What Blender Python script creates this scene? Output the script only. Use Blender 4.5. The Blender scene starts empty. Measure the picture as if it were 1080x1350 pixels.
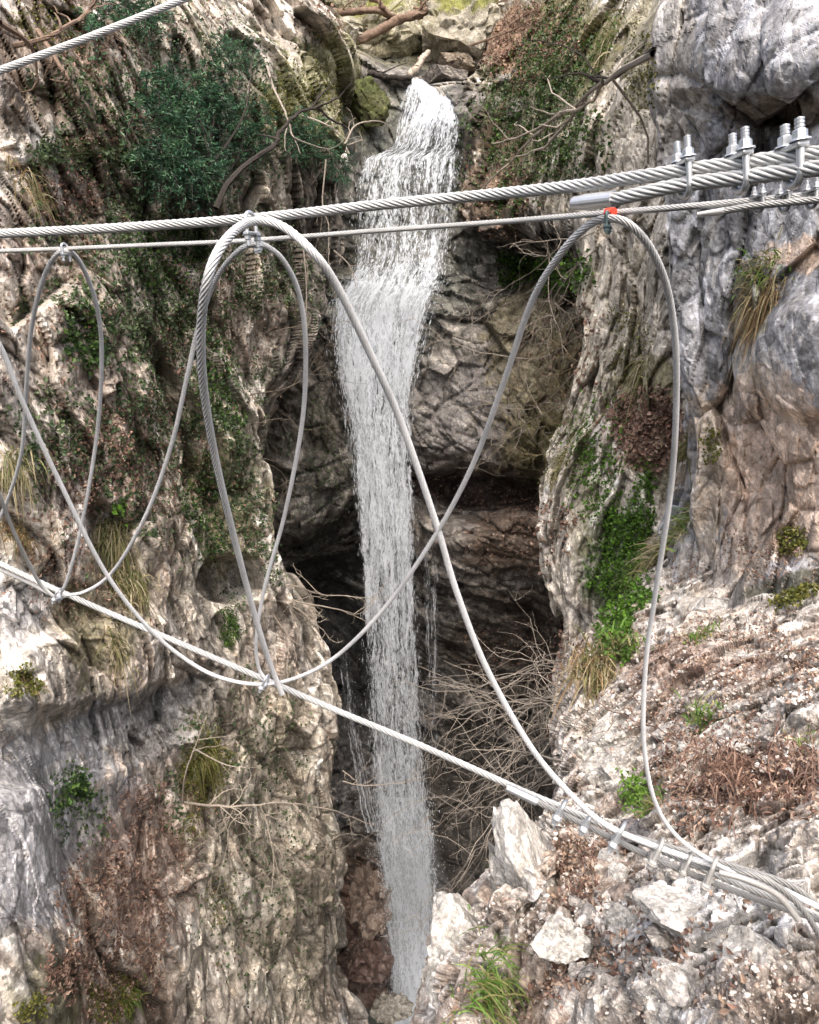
import bpy, bmesh, math, random
import numpy as np
from mathutils import Vector, Matrix
SC = bpy.context.scene
# ------------------------------------------------------------------ camera
PITCH = math.radians(12.0); FPX = 975.0
cam_d = bpy.data.cameras.new('camera'); cam = bpy.data.objects.new('camera', cam_d)
SC.collection.objects.link(cam); SC.camera = cam
cam_d.sensor_fit = 'VERTICAL'; cam_d.sensor_height = 24.0; cam_d.lens = 24.0*FPX/1350.0
cam_d.clip_start = 0.05; cam_d.clip_end = 500
cam.location = (0, 0, 0); cam.rotation_euler = (math.radians(90)-PITCH, 0, 0)
# ------------------------------------------------------------------ world, sun, exposure
SUN = Vector((0.03, -0.56, 0.82)).normalized()
w = bpy.data.worlds.new('World'); SC.world = w; w.use_nodes = True
nt = w.node_tree; nt.nodes.clear()
sky = nt.nodes.new('ShaderNodeTexSky'); sky.sky_type = 'NISHITA'; sky.sun_disc = False
sky.sun_elevation = math.asin(SUN.z); sky.sun_rotation = math.atan2(SUN.x, SUN.y)
sky.air_density = 1.0; sky.dust_density = 8.0; sky.ozone_density = 1.0
bg = nt.nodes.new('ShaderNodeBackground'); bg.inputs['Strength'].default_value = 0.15
wo = nt.nodes.new('ShaderNodeOutputWorld')
nt.links.new(sky.outputs[0], bg.inputs[0]); nt.links.new(bg.outputs[0], wo.inputs[0])
sd = bpy.data.lights.new('sun', 'SUN'); sd.energy = 1.5; sd.angle = math.radians(60); sd.color = (1.0, 0.98, 0.965)
so = bpy.data.objects.new('sun', sd); SC.collection.objects.link(so)
so.rotation_euler = SUN.to_track_quat('Z', 'Y').to_euler(); so.location = (0, 0, 30)
SC.view_settings.view_transform = 'Standard'; SC.view_settings.look = 'None'
SC.view_settings.gamma = 1; SC.view_settings.use_curve_mapping = False
SC.view_settings.exposure = 1.0
SC.cycles.max_bounces = 5; SC.cycles.diffuse_bounces = 3; SC.cycles.transparent_max_bounces = 16
SC.cycles.glossy_bounces = 2

COL = SC.collection
CT, ST = math.cos(PITCH), math.sin(PITCH)
def W(px, py, Y):
    """point seen at picture position px, py at horizontal distance Y"""
    a = (np.asarray(px, float)-540)/FPX; b = (675-np.asarray(py, float))/FPX
    dy = CT+b*ST; dz = -ST+b*CT
    return np.stack([a/dy*Y, np.ones_like(a)*Y, dz/dy*Y], -1)
def proj(P):
    d = P[..., 1]*CT-P[..., 2]*ST; u = P[..., 1]*ST+P[..., 2]*CT
    d = np.maximum(d, 1e-3)
    return 540+FPX*P[..., 0]/d, 675-FPX*u/d, d
# ------------------------------------------------------------------ noise
_r = np.random.RandomState(5)
PERM = _r.permutation(1024).astype(np.int32)
GR = _r.normal(size=(1024, 3)).astype(np.float32); GR /= np.linalg.norm(GR, axis=1)[:, None]
RT = _r.rand(1024, 7).astype(np.float32)
def hsh(i, j, k): return PERM[(PERM[(PERM[i & 1023]+j) & 1023]+k) & 1023]
def perlin(P):
    P = P.astype(np.float32); I = np.floor(P).astype(np.int32); F = P-I
    U = F*F*F*(F*(F*6-15)+10); out = np.zeros(len(P), np.float32)
    for a in (0, 1):
        wa = U[:, 0] if a else 1-U[:, 0]
        for b in (0, 1):
            wb = wa*(U[:, 1] if b else 1-U[:, 1])
            for c in (0, 1):
                g = GR[hsh(I[:, 0]+a, I[:, 1]+b, I[:, 2]+c)]
                dt = g[:, 0]*(F[:, 0]-a)+g[:, 1]*(F[:, 1]-b)+g[:, 2]*(F[:, 2]-c)
                out += dt*wb*(U[:, 2] if c else 1-U[:, 2])
    return out*1.6
def fbm(P, s, o=3, off=0., gain=.5):
    out = 0; a = 1.; t = 0
    for k in range(o):
        out = out+a*perlin(P*(2.03**k/s)+off+17.3*k); t += a; a *= gain
    return out/t**.7
def cells(Q, off=0.):
    """height of tilted facets of a cellular fracture pattern, distance to the cracks, cell random"""
    Q = Q.astype(np.float32)+off; I = np.floor(Q).astype(np.int32); n = len(Q)
    f1 = np.full(n, 9., np.float32); f2 = f1.copy(); hh = np.zeros(n, np.float32); rr = hh.copy()
    for a in (-1, 0, 1):
        for b in (-1, 0, 1):
            for c in (-1, 0, 1):
                J = I+np.array((a, b, c), np.int32)
                T = RT[hsh(J[:, 0], J[:, 1], J[:, 2])]
                D = Q-J-T[:, :3]
                d = np.einsum('ij,ij->i', D, D)
                m = d < f1
                f2 = np.where(m, f1, np.minimum(f2, d)); f1 = np.where(m, d, f1)
                til = np.einsum('ij,ij->i', D, T[:, 3:6]-.5)*2.1+T[:, 6]-.5
                hh = np.where(m, til, hh); rr = np.where(m, T[:, 6], rr)
    return hh, np.sqrt(f2)-np.sqrt(f1), rr
def sstep(x, a, b):
    t = np.clip((x-a)/(b-a), 0, 1); return t*t*(3-2*t)
# ------------------------------------------------------------------ object helpers
def tag(o, label=None, cat=None, group=None, kind=None):
    if label: o['label'] = label
    if cat: o['category'] = cat
    if group: o['group'] = group
    if kind: o['kind'] = kind
    return o
def mesh_from(name, V, F, mat, col=None, smooth=False):
    """F: int array (n,3) or (n,4)"""
    V = np.asarray(V, np.float32); F = np.asarray(F, np.int32); m = bpy.data.meshes.new(name)
    k = F.shape[1]
    m.vertices.add(len(V)); m.vertices.foreach_set('co', V.ravel())
    m.loops.add(F.size); m.loops.foreach_set('vertex_index', F.ravel())
    m.polygons.add(len(F)); m.polygons.foreach_set('loop_start', np.arange(0, F.size, k, dtype=np.int32))
    m.polygons.foreach_set('loop_total', np.full(len(F), k, np.int32))
    m.polygons.foreach_set('use_smooth', np.full(len(F), smooth, bool))
    m.update(calc_edges=True)
    if col is not None:
        a = m.color_attributes.new('Col', 'FLOAT_COLOR', 'POINT')
        c = np.ones((len(V), 4), np.float32); c[:, :col.shape[1]] = col
        a.data.foreach_set('color', c.ravel())
    if mat: m.materials.append(mat)
    return m
def link(name, me, parent=None, loc=None):
    o = bpy.data.objects.new(name, me); COL.objects.link(o)
    if parent is not None: o.parent = parent
    if loc is not None: o.location = loc
    return o
def empty(name, loc=(0, 0, 0)):
    o = bpy.data.objects.new(name, None); o.empty_display_size = .1; COL.objects.link(o); o.location = loc; return o
class MB:
    def __init__(s): s.V = []; s.F = []; s.C = []; s.n = 0
    def add(s, V, F, c=None):
        V = np.asarray(V, np.float32); s.V.append(V); s.F.append(np.asarray(F, np.int32)+s.n); s.n += len(V)
        if c is not None: s.C.append(np.broadcast_to(np.asarray(c, np.float32), (len(V), 3)))
    def mesh(s, name, mat, smooth=False, org=None):
        V = np.concatenate(s.V)
        if org is not None: V = V-np.asarray(org, np.float32)
        return mesh_from(name, V, np.concatenate(s.F), mat, np.concatenate(s.C) if s.C else None, smooth)
# ------------------------------------------------------------------ materials
def new_mat(name):
    m = bpy.data.materials.new(name); m.use_nodes = True; t = m.node_tree; t.nodes.clear(); return m, t
def N(t, typ, **kw):
    n = t.nodes.new(typ)
    for k, v in kw.items():
        if k.startswith('i_'):
            key = k[2:]; key = int(key) if key.isdigit() else key.replace('_', ' ')
            n.inputs[key].default_value = v
        else: setattr(n, k, v)
    return n
def mat_rock(name, bump=.5, scale=1., rough=.9, speck=1.):
    m, t = new_mat(name); L = t.links.new
    at = N(t, 'ShaderNodeAttribute', attribute_name='Col'); geo = N(t, 'ShaderNodeTexCoord')
    n1 = N(t, 'ShaderNodeTexNoise', i_Scale=22*scale, i_Detail=5., i_Roughness=.75); L(geo.outputs['Object'], n1.inputs['Vector'])
    n2 = N(t, 'ShaderNodeTexNoise', i_Scale=5*scale, i_Detail=3., i_Roughness=.7); L(geo.outputs['Object'], n2.inputs['Vector'])
    r1 = N(t, 'ShaderNodeMapRange', i_1=.3, i_2=.7, i_3=.5, i_4=1.5); L(n1.outputs[0], r1.inputs[0])
    r2 = N(t, 'ShaderNodeMapRange', i_1=.3, i_2=.7, i_3=.75, i_4=1.25); L(n2.outputs[0], r2.inputs[0])
    mu = N(t, 'ShaderNodeMath', operation='MULTIPLY'); L(r1.outputs[0], mu.inputs[0]); L(r2.outputs[0], mu.inputs[1])
    mx = N(t, 'ShaderNodeVectorMath', operation='SCALE'); L(at.outputs['Color'], mx.inputs[0]); L(mu.outputs[0], mx.inputs['Scale'])
    last = mx.outputs[0]
    for sc_, lo, hi, cc, fac in ((10, .55, .67, (.11, .10, .085, 1), .55), (33, .57, .67, (.08, .072, .06, 1), .5), (19, .54, .66, (.66, .635, .59, 1), .5)):
        # lichen, dirt and calcite specks
        nn = N(t, 'ShaderNodeTexNoise', i_Scale=sc_*scale, i_Detail=4., i_Roughness=.72, i_Distortion=.3); mp = N(t, 'ShaderNodeMapping'); mp.inputs['Location'].default_value = (sc_*1.3, sc_*.7, sc_); mp.inputs['Scale'].default_value = (1, 1, .6)
        L(geo.outputs['Object'], mp.inputs[0]); L(mp.outputs[0], nn.inputs['Vector'])
        m1 = N(t, 'ShaderNodeMapRange', i_1=lo, i_2=hi, i_3=0., i_4=fac*speck); L(nn.outputs[0], m1.inputs[0])
        inv = N(t, 'ShaderNodeMath', operation='SUBTRACT', i_0=1.); L(at.outputs['Alpha'], inv.inputs[1])
        lum = N(t, 'ShaderNodeMath', operation='MULTIPLY', use_clamp=True, i_1=3.5); L(at.outputs['Fac'], lum.inputs[0])
        k_ = N(t, 'ShaderNodeMath', operation='MULTIPLY'); L(m1.outputs[0], k_.inputs[0]); L(lum.outputs[0], k_.inputs[1])
        mc = N(t, 'ShaderNodeMix', data_type='RGBA'); L(k_.outputs[0], mc.inputs[0]); L(last, mc.inputs[6]); mc.inputs[7].default_value = cc; last = mc.outputs[2]
    hs = []
    for vs, st, w_ in ((3.6, (1, 1, .6), 1.), (10.5, (1, 1, .7), .8)):      # tilted broken faces
        mpv = N(t, 'ShaderNodeMapping'); mpv.inputs['Scale'].default_value = tuple(q*vs*scale for q in st); mpv.inputs['Rotation'].default_value = (.2, -.25, 0)
        wn = N(t, 'ShaderNodeVectorMath', operation='MULTIPLY_ADD'); wn.inputs[1].default_value = (.05/scale, .05/scale, .05/scale); L(n2.outputs['Color'], wn.inputs[0]); L(geo.outputs['Object'], wn.inputs[2]); L(wn.outputs[0], mpv.inputs[0])
        vf = N(t, 'ShaderNodeTexVoronoi', i_Scale=1.); L(mpv.outputs[0], vf.inputs['Vector'])
        dv_ = N(t, 'ShaderNodeVectorMath', operation='SUBTRACT'); L(mpv.outputs[0], dv_.inputs[0]); L(vf.outputs['Position'], dv_.inputs[1])
        cv = N(t, 'ShaderNodeVectorMath', operation='SUBTRACT'); L(vf.outputs['Color'], cv.inputs[0]); cv.inputs[1].default_value = (.5, .5, .5)
        dt = N(t, 'ShaderNodeVectorMath', operation='DOT_PRODUCT'); L(dv_.outputs[0], dt.inputs[0]); L(cv.outputs[0], dt.inputs[1])
        hf = N(t, 'ShaderNodeMath', operation='MULTIPLY', i_1=3.2*w_/vs*3.6); L(dt.outputs['Value'], hf.inputs[0]); hs.append(hf.outputs[0])
        vm = N(t, 'ShaderNodeMapRange', i_1=0., i_2=1., i_3=.76, i_4=1.24); sx = N(t, 'ShaderNodeSeparateColor'); L(vf.outputs['Color'], sx.inputs[0]); L(sx.outputs[0], vm.inputs[0])
        sv = N(t, 'ShaderNodeVectorMath', operation='SCALE'); L(last, sv.inputs[0]); L(vm.outputs[0], sv.inputs['Scale']); last = sv.outputs[0]
    hsum = hs[0]
    for q in hs[1:]:
        ad_ = N(t, 'ShaderNodeMath', operation='ADD'); L(hsum, ad_.inputs[0]); L(q, ad_.inputs[1]); hsum = ad_.outputs[0]
    b = N(t, 'ShaderNodeBsdfPrincipled'); L(last, b.inputs['Base Color'])
    rr = N(t, 'ShaderNodeMapRange', i_1=0., i_2=1., i_3=rough, i_4=.28); L(at.outputs['Alpha'], rr.inputs[0])
    L(rr.outputs[0], b.inputs['Roughness']); b.inputs['Specular IOR Level'].default_value = .35
    bp = N(t, 'ShaderNodeBump', i_Strength=bump, i_Distance=.03/scale); L(n1.outputs[0], bp.inputs['Height'])
    bq = N(t, 'ShaderNodeBump', i_Strength=.75, i_Distance=.05/scale); L(hsum, bq.inputs['Height']); L(bp.outputs[0], bq.inputs['Normal']); L(bq.outputs[0], b.inputs['Normal'])
    o = N(t, 'ShaderNodeOutputMaterial'); L(b.outputs[0], o.inputs[0]); return m
def mat_leaf(name, rough=.55, trans=.3):
    m, t = new_mat(name); L = t.links.new
    at = N(t, 'ShaderNodeAttribute', attribute_name='Col'); tc = N(t, 'ShaderNodeTexCoord')
    n1 = N(t, 'ShaderNodeTexNoise', i_Scale=60., i_Detail=3.); L(tc.outputs['Object'], n1.inputs['Vector'])
    r1 = N(t, 'ShaderNodeMapRange', i_1=.3, i_2=.7, i_3=.7, i_4=1.3); L(n1.outputs[0], r1.inputs[0])
    mx = N(t, 'ShaderNodeVectorMath', operation='SCALE'); L(at.outputs['Color'], mx.inputs[0]); L(r1.outputs[0], mx.inputs['Scale'])
    b = N(t, 'ShaderNodeBsdfPrincipled'); L(mx.outputs[0], b.inputs['Base Color']); b.inputs['Roughness'].default_value = rough
    b.inputs['Specular IOR Level'].default_value = .3
    tr = N(t, 'ShaderNodeBsdfTranslucent'); L(mx.outputs[0], tr.inputs[0])
    ms = N(t, 'ShaderNodeMixShader', i_0=trans); L(b.outputs[0], ms.inputs[1]); L(tr.outputs[0], ms.inputs[2])
    o = N(t, 'ShaderNodeOutputMaterial'); L(ms.outputs[0], o.inputs[0]); return m
def mat_bark(name, c1, c2, sc=40.):
    m, t = new_mat(name); L = t.links.new
    tc = N(t, 'ShaderNodeTexCoord'); n1 = N(t, 'ShaderNodeTexNoise', i_Scale=sc, i_Detail=5., i_Roughness=.7); L(tc.outputs['Object'], n1.inputs['Vector'])
    r = N(t, 'ShaderNodeValToRGB'); r.color_ramp.elements[0].color = (*c1, 1); r.color_ramp.elements[1].color = (*c2, 1)
    r.color_ramp.elements[0].position = .35; r.color_ramp.elements[1].position = .65
    L(n1.outputs[0], r.inputs[0])
    b = N(t, 'ShaderNodeBsdfPrincipled', i_Roughness=.85); L(r.outputs[0], b.inputs['Base Color'])
    bp = N(t, 'ShaderNodeBump', i_Strength=.5, i_Distance=.01); L(n1.outputs[0], bp.inputs['Height']); L(bp.outputs[0], b.inputs['Normal'])
    o = N(t, 'ShaderNodeOutputMaterial'); L(b.outputs[0], o.inputs[0]); return m
def mat_metal(name, c, metal=.6, rough=.42, sc=160., var=.22):
    m, t = new_mat(name); L = t.links.new
    tc = N(t, 'ShaderNodeTexCoord'); n1 = N(t, 'ShaderNodeTexNoise', i_Scale=sc, i_Detail=6., i_Roughness=.7); L(tc.outputs['Object'], n1.inputs['Vector'])
    n2 = N(t, 'ShaderNodeTexNoise', i_Scale=9., i_Detail=4.); L(tc.outputs['Object'], n2.inputs['Vector'])
    ad = N(t, 'ShaderNodeMath', operation='ADD'); L(n1.outputs[0], ad.inputs[0]); L(n2.outputs[0], ad.inputs[1])
    r1 = N(t, 'ShaderNodeMapRange', i_1=.7, i_2=1.3, i_3=1-var, i_4=1+var); L(ad.outputs[0], r1.inputs[0])
    mx = N(t, 'ShaderNodeVectorMath', operation='SCALE'); mx.inputs[0].default_value = c; L(r1.outputs[0], mx.inputs['Scale'])
    b = N(t, 'ShaderNodeBsdfPrincipled', i_Metallic=metal, i_Roughness=rough); L(mx.outputs[0], b.inputs['Base Color'])
    bp = N(t, 'ShaderNodeBump', i_Strength=.25, i_Distance=.001); L(n1.outputs[0], bp.inputs['Height']); L(bp.outputs[0], b.inputs['Normal'])
    o = N(t, 'ShaderNodeOutputMaterial'); L(b.outputs[0], o.inputs[0]); return m
def mat_water(name, lo, hi, us=16., vs=1.1, body=.0):
    """falling water: white threads with gaps between them, laid along the fall"""
    m, t = new_mat(name); L = t.links.new
    uv = N(t, 'ShaderNodeUVMap', uv_map='UVMap')
    mp = N(t, 'ShaderNodeMapping'); mp.inputs['Scale'].default_value = (us*.34, vs*.85, 1); L(uv.outputs[0], mp.inputs[0])
    n1 = N(t, 'ShaderNodeTexNoise', i_Scale=1., i_Detail=5., i_Roughness=.68, i_Distortion=1.1); L(mp.outputs[0], n1.inputs['Vector'])
    mp2 = N(t, 'ShaderNodeMapping'); mp2.inputs['Scale'].default_value = (us*1.5, vs*7., 1); L(uv.outputs[0], mp2.inputs[0])
    n2 = N(t, 'ShaderNodeTexNoise', i_Scale=1., i_Detail=6., i_Roughness=.75, i_Distortion=.2); L(mp2.outputs[0], n2.inputs['Vector'])
    at = N(t, 'ShaderNodeAttribute', attribute_name='Col')
    a1 = N(t, 'ShaderNodeMath', operation='MULTIPLY_ADD', i_1=1.05); L(n2.outputs[0], a1.inputs[0]); L(n1.outputs[0], a1.inputs[2])
    a2 = N(t, 'ShaderNodeMath', operation='ADD'); L(a1.outputs[0], a2.inputs[0])
    sub = N(t, 'ShaderNodeMath', operation='SUBTRACT', i_1=.5); L(at.outputs['Fac'], sub.inputs[0]); L(sub.outputs[0], a2.inputs[1])
    mr = N(t, 'ShaderNodeMapRange', i_1=lo, i_2=hi, i_3=0., i_4=.96); L(a2.outputs[0], mr.inputs[0])
    b = N(t, 'ShaderNodeBsdfPrincipled', i_Roughness=.35); b.inputs['Base Color'].default_value = (.78, .83, .90, 1)
    tr = N(t, 'ShaderNodeBsdfTranslucent'); tr.inputs[0].default_value = (.78, .85, .92, 1)
    m1 = N(t, 'ShaderNodeMixShader', i_0=.4); L(b.outputs[0], m1.inputs[1]); L(tr.outputs[0], m1.inputs[2])
    bp = N(t, 'ShaderNodeBump', i_Strength=.6, i_Distance=.05); L(a1.outputs[0], bp.inputs['Height']); L(bp.outputs[0], b.inputs['Normal'])
    tp = N(t, 'ShaderNodeBsdfTransparent'); m2 = N(t, 'ShaderNodeMixShader'); L(mr.outputs[0], m2.inputs[0]); L(tp.outputs[0], m2.inputs[1]); L(m1.outputs[0], m2.inputs[2])
    o = N(t, 'ShaderNodeOutputMaterial'); L(m2.outputs[0], o.inputs[0]); return m
def mat_plain(name, c, rough=.5, sc=30.):
    return mat_bark(name, tuple(x*.85 for x in c), tuple(min(1, x*1.15) for x in c), sc)
M_ROCK = mat_rock('limestone', .6, 1.); M_ROCKN = mat_rock('near_limestone', .8, 3., speck=.6)
M_LEAF = mat_leaf('leaf', .45, .25); M_LITTER = mat_leaf('dead_leaf', .8, .1); M_GRASS = mat_leaf('grass_blade', .6, .35)
M_TWIG = mat_bark('grey_twig', (.20, .17, .14), (.42, .37, .31)); M_DARKBARK = mat_bark('dark_bark', (.012, .01, .008), (.045, .034, .028))
M_LOG = mat_bark('log_bark', (.10, .065, .045), (.26, .18, .13), 14.)
M_ZINC = mat_metal('galvanised_rope', (.52, .525, .52), .2, .5); M_CLIP = mat_metal('zinc_clip', (.62, .64, .66), .7, .34)
M_DROP = mat_plain('white_water', (.76, .82, .88))

# ------------------------------------------------------------------ terrain surfaces
def cr(P, t):
    """Catmull-Rom through rows of P at parameters t (0..n-1)"""
    n = len(P); i = np.clip(np.floor(t).astype(int), 0, n-2); f = (t-i)
    g = lambda k: P[np.clip(k, 0, n-1)]
    p0, p1, p2, p3 = g(i-1), g(i), g(i+1), g(i+2)
    p0 = np.where((i == 0).reshape((-1,)+(1,)*(P.ndim-1)), 2*p1-p2, p0)
    p3 = np.where((i == n-2).reshape((-1,)+(1,)*(P.ndim-1)), 2*p2-p1, p3)
    f = f.reshape((-1,)+(1,)*(P.ndim-1))
    return .5*((2*p1)+(p2-p0)*f+(2*p0-5*p1+4*p2-p3)*f*f+(3*p1-p0-3*p2+p3)*f**3)
def params(cnt): return np.concatenate([np.linspace(i, i+1, c, endpoint=False) for i, c in enumerate(cnt)]+[[len(cnt)]])
def rotm(ax, deg): return np.array(Matrix.Rotation(math.radians(deg), 3, ax), np.float32)
SURF = []
def blobs_mask(px, py, b, wn):
    cx, cy, rx, ry, ang = b[:5]; a = math.radians(ang); dx = px-cx; dy = py-cy
    u = (dx*math.cos(a)+dy*math.sin(a))/rx; v = (-dx*math.sin(a)+dy*math.cos(a))/ry
    return sstep(1-np.sqrt(u*u+v*v)+wn, 0, .3)
def surface(name, rows, dens, cfg, label=None):
    """rows: [(py, [(px, Y), ...]), ...]"""
    L = np.array([[W(x, py, Y) for x, Y in r] for py, r in rows])
    pxs = np.array([[x for x, Y in r] for py, r in rows], float); pys = np.array([r[0] for r in rows], float)
    ncol = L.shape[1]
    cc = []
    for j in range(ncol-1):
        a = pxs[:, j].mean(); b = pxs[:, j+1].mean(); ins = max(0, min(b, 1085)-max(a, -5)); out = abs(b-a)-ins
        ln = np.abs(L[:, j+1, 1]-L[:, j, 1]).mean()
        cc.append(int(max(ins*dens+out*.06, 14, min(60, ln*7) if ins < 40 else ln*24)))
    rc = []
    for i in range(len(rows)-1):
        a, b = pys[i], pys[i+1]; ins = max(0, min(b, 1355)-max(a, -5)); out = (b-a)-ins
        rc.append(int(max(ins*dens+out*.08, 6)))
    G = cr(L, params(rc)); G = np.swapaxes(cr(np.swapaxes(G, 0, 1), params(cc)), 0, 1)
    nr, nc = G.shape[:2]
    du = np.gradient(G, axis=1); dv = np.gradient(G, axis=0); Nn = np.cross(dv, du)
    Nn /= np.linalg.norm(Nn, axis=2)[..., None]+1e-9
    P = G.reshape(-1, 3).astype(np.float32); Nv = Nn.reshape(-1, 3).astype(np.float32)
    if np.mean(np.einsum('ij,ij->i', Nv, -P)) < 0: Nv = -Nv
    px, py, _ = proj(P)
    # fracture frame
    R = cfg.get('rot', np.eye(3, dtype=np.float32)); sc = np.array(cfg.get('aniso', (1, 1, .4)), np.float32)
    wp = P+np.stack([fbm(P, cfg['s'][0]*.9, 2, 3.1), fbm(P, cfg['s'][0]*.9, 2, 51.7), fbm(P, cfg['s'][0]*.9, 2, 91.3)], -1)*cfg['s'][0]*cfg.get('warp', .05)
    Q = (wp@R)*sc
    dlo = cfg['a_lo']*fbm(P, cfg['s_lo'], 3, 7.7); d = np.zeros(len(P), np.float32)
    Fd = np.stack([np.full(len(P), cfg['face']), np.full(len(P), -1.), np.clip(-P[:, 2]/P[:, 1], -.5, 1.1)], -1)
    Fd /= np.linalg.norm(Fd, axis=1)[:, None]; fc = np.abs(np.einsum('ij,ij->i', Nv, Fd)); kf = cfg.get('kf', .82); Dd = Fd*kf+Nv*(1-kf); Dd /= np.linalg.norm(Dd, axis=1)[:, None]   # rock breaks mostly across the way the cliff faces
    soft = np.ones(len(P), np.float32)
    for b in cfg.get('calm', ()):      # places where the rock is smoother
        soft *= 1-b[5]*blobs_mask(px, py, b, 0)
    gap = np.maximum(np.linalg.norm(du, axis=2), np.linalg.norm(dv, axis=2)).ravel(); damp = lambda cell: np.clip(1.45-gap/(.33*cell), 0, 1)
    h1, c1, r1 = cells(Q/cfg['s'][0]); d += soft*cfg['a'][0]*(h1-.35*np.exp(-c1/.04))
    h2, c2, r2 = cells(Q/cfg['s'][1], 9.3); d += soft*cfg['a'][1]*(h2*1.2-.5*np.exp(-c2/.05))
    h3, c3, r3 = cells((P@R)*np.sqrt(sc)/cfg['s'][2], 31.3); d += damp(cfg['s'][2])*(soft*.7+.3)*cfg['a'][2]*(h3*1.2-.4*np.exp(-c3/.08))
    h4, c4, r4 = cells((P@R)*np.sqrt(sc)/(cfg['s'][2]*.48), 71.3); d += damp(cfg['s'][2]*.48)*(soft*.6+.4)*cfg['a'][2]*.5*(h4*1.2-.4*np.exp(-c4/.1))
    rib = 1-np.abs(perlin(Q*np.array((1, 1, .6), np.float32)/cfg['s'][0]*1.3+5))*2.2
    rib2 = 1-np.abs(perlin(Q/cfg['s'][1]+9))*2.2
    d += soft*cfg['a'][0]*(.28*rib+.15*rib2)
    d += damp(cfg['s'][3]*1.6)*(soft*.5+.5)*cfg['a'][3]*(fbm(P, cfg['s'][3], 3, 21.)+.8*(1-2*np.abs(fbm(P@R*np.sqrt(sc), cfg['s'][3]*2.5, 2, 33.))))
    wn0 = fbm(P, cfg['s'][0]*1.5, 3, 77.)
    for b in cfg.get('dents', ()):     # hollows (+) and bulges (-)
        d -= b[5]*blobs_mask(px, py, b, wn0*.35)
    P2 = P+Nv*dlo[:, None]+Dd*d[:, None]; A = P2.reshape(nr, nc, 3)
    A[1:-1, 1:-1] = A[1:-1, 1:-1]*.8+.05*(A[:-2, 1:-1]+A[2:, 1:-1]+A[1:-1, :-2]+A[1:-1, 2:]); A[1:-1] = A[1:-1]*.76+.12*(A[:-2]+A[2:]); P2 = A.reshape(-1, 3)
    # stone colour; some paint blobs also put shade into hollows
    w1 = fbm(P, cfg['s'][0]*1.3, 4, 11., .65); w2 = fbm(Q, cfg['s'][1]*1.2, 4, 43., .7); w3 = fbm(P, cfg['s'][2]*1.0, 3, 63., .7)
    pal = [np.array(c, np.float32) for c in cfg['pal']]
    C = pal[0]+(pal[1]-pal[0])*sstep(w1, -.25, .3)[:, None]
    C += (pal[2]-C)*(sstep(w2, .02, .35)*.9)[:, None]
    C += (pal[3]-C)*(sstep(-w2+w3*.6, .12, .45)*.85)[:, None]
    C *= (.74+.52*r2)[:, None]*(.72+.56*r3)[:, None]*(.75+.5*r4)[:, None]
    wet = np.zeros(len(P), np.float32); wn = w1*.5+w3*.45
    for b in cfg.get('paint', ()):
        mk = blobs_mask(px, py, b, wn)*b[6]
        C += (np.array(b[5], np.float32)*(.8+.4*r3)[:, None]-C)*mk[:, None]
        if len(b) > 7: wet = np.maximum(wet, mk*b[7])
    ii = np.arange(nr*nc).reshape(nr, nc)
    F = np.stack([ii[:-1, :-1], ii[:-1, 1:], ii[1:, 1:], ii[1:, :-1]], -1).reshape(-1, 4)
    m = mesh_from(name, P2, F, cfg.get('mat', M_ROCK), np.concatenate([np.clip(C, .01, .9), wet[:, None]], 1), smooth=False)
    o = link(name, m); tag(o, label, kind='structure')
    G2 = P2.reshape(nr, nc, 3)
    def sm(A):
        for _ in range(2): A = (A+np.roll(A, 1, 0)+np.roll(A, -1, 0)+np.roll(A, 1, 1)+np.roll(A, -1, 1))/5
        return A
    Gs = sm(G2); n2 = np.cross(np.gradient(Gs, axis=0), np.gradient(Gs, axis=1)); n2 /= np.linalg.norm(n2, axis=2)[..., None]+1e-9
    n2 = n2.reshape(-1, 3); s = np.sign(np.einsum('ij,ij->i', n2, Nv)); n2 *= s[:, None]
    SURF.append((P2, n2.astype(np.float32)))
    print('surface', name, len(P2)); return o

CREAM = (.50, .455, .395); PINK = (.43, .365, .32); WHITE = (.68, .65, .605); LICH = (.19, .18, .155)
GREY = (.25, .25, .255); BLUE = (.31, .315, .335); PEACH = (.60, .47, .375); MOSS = (.10, .105, .03); BROWN = (.13, .085, .055)
RUST = (.20, .10, .065); OLIVE = (.17, .155, .075); GREEN = (.05, .085, .03); DARK = (.05, .045, .04); DGREEN = (.035, .06, .03)

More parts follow.
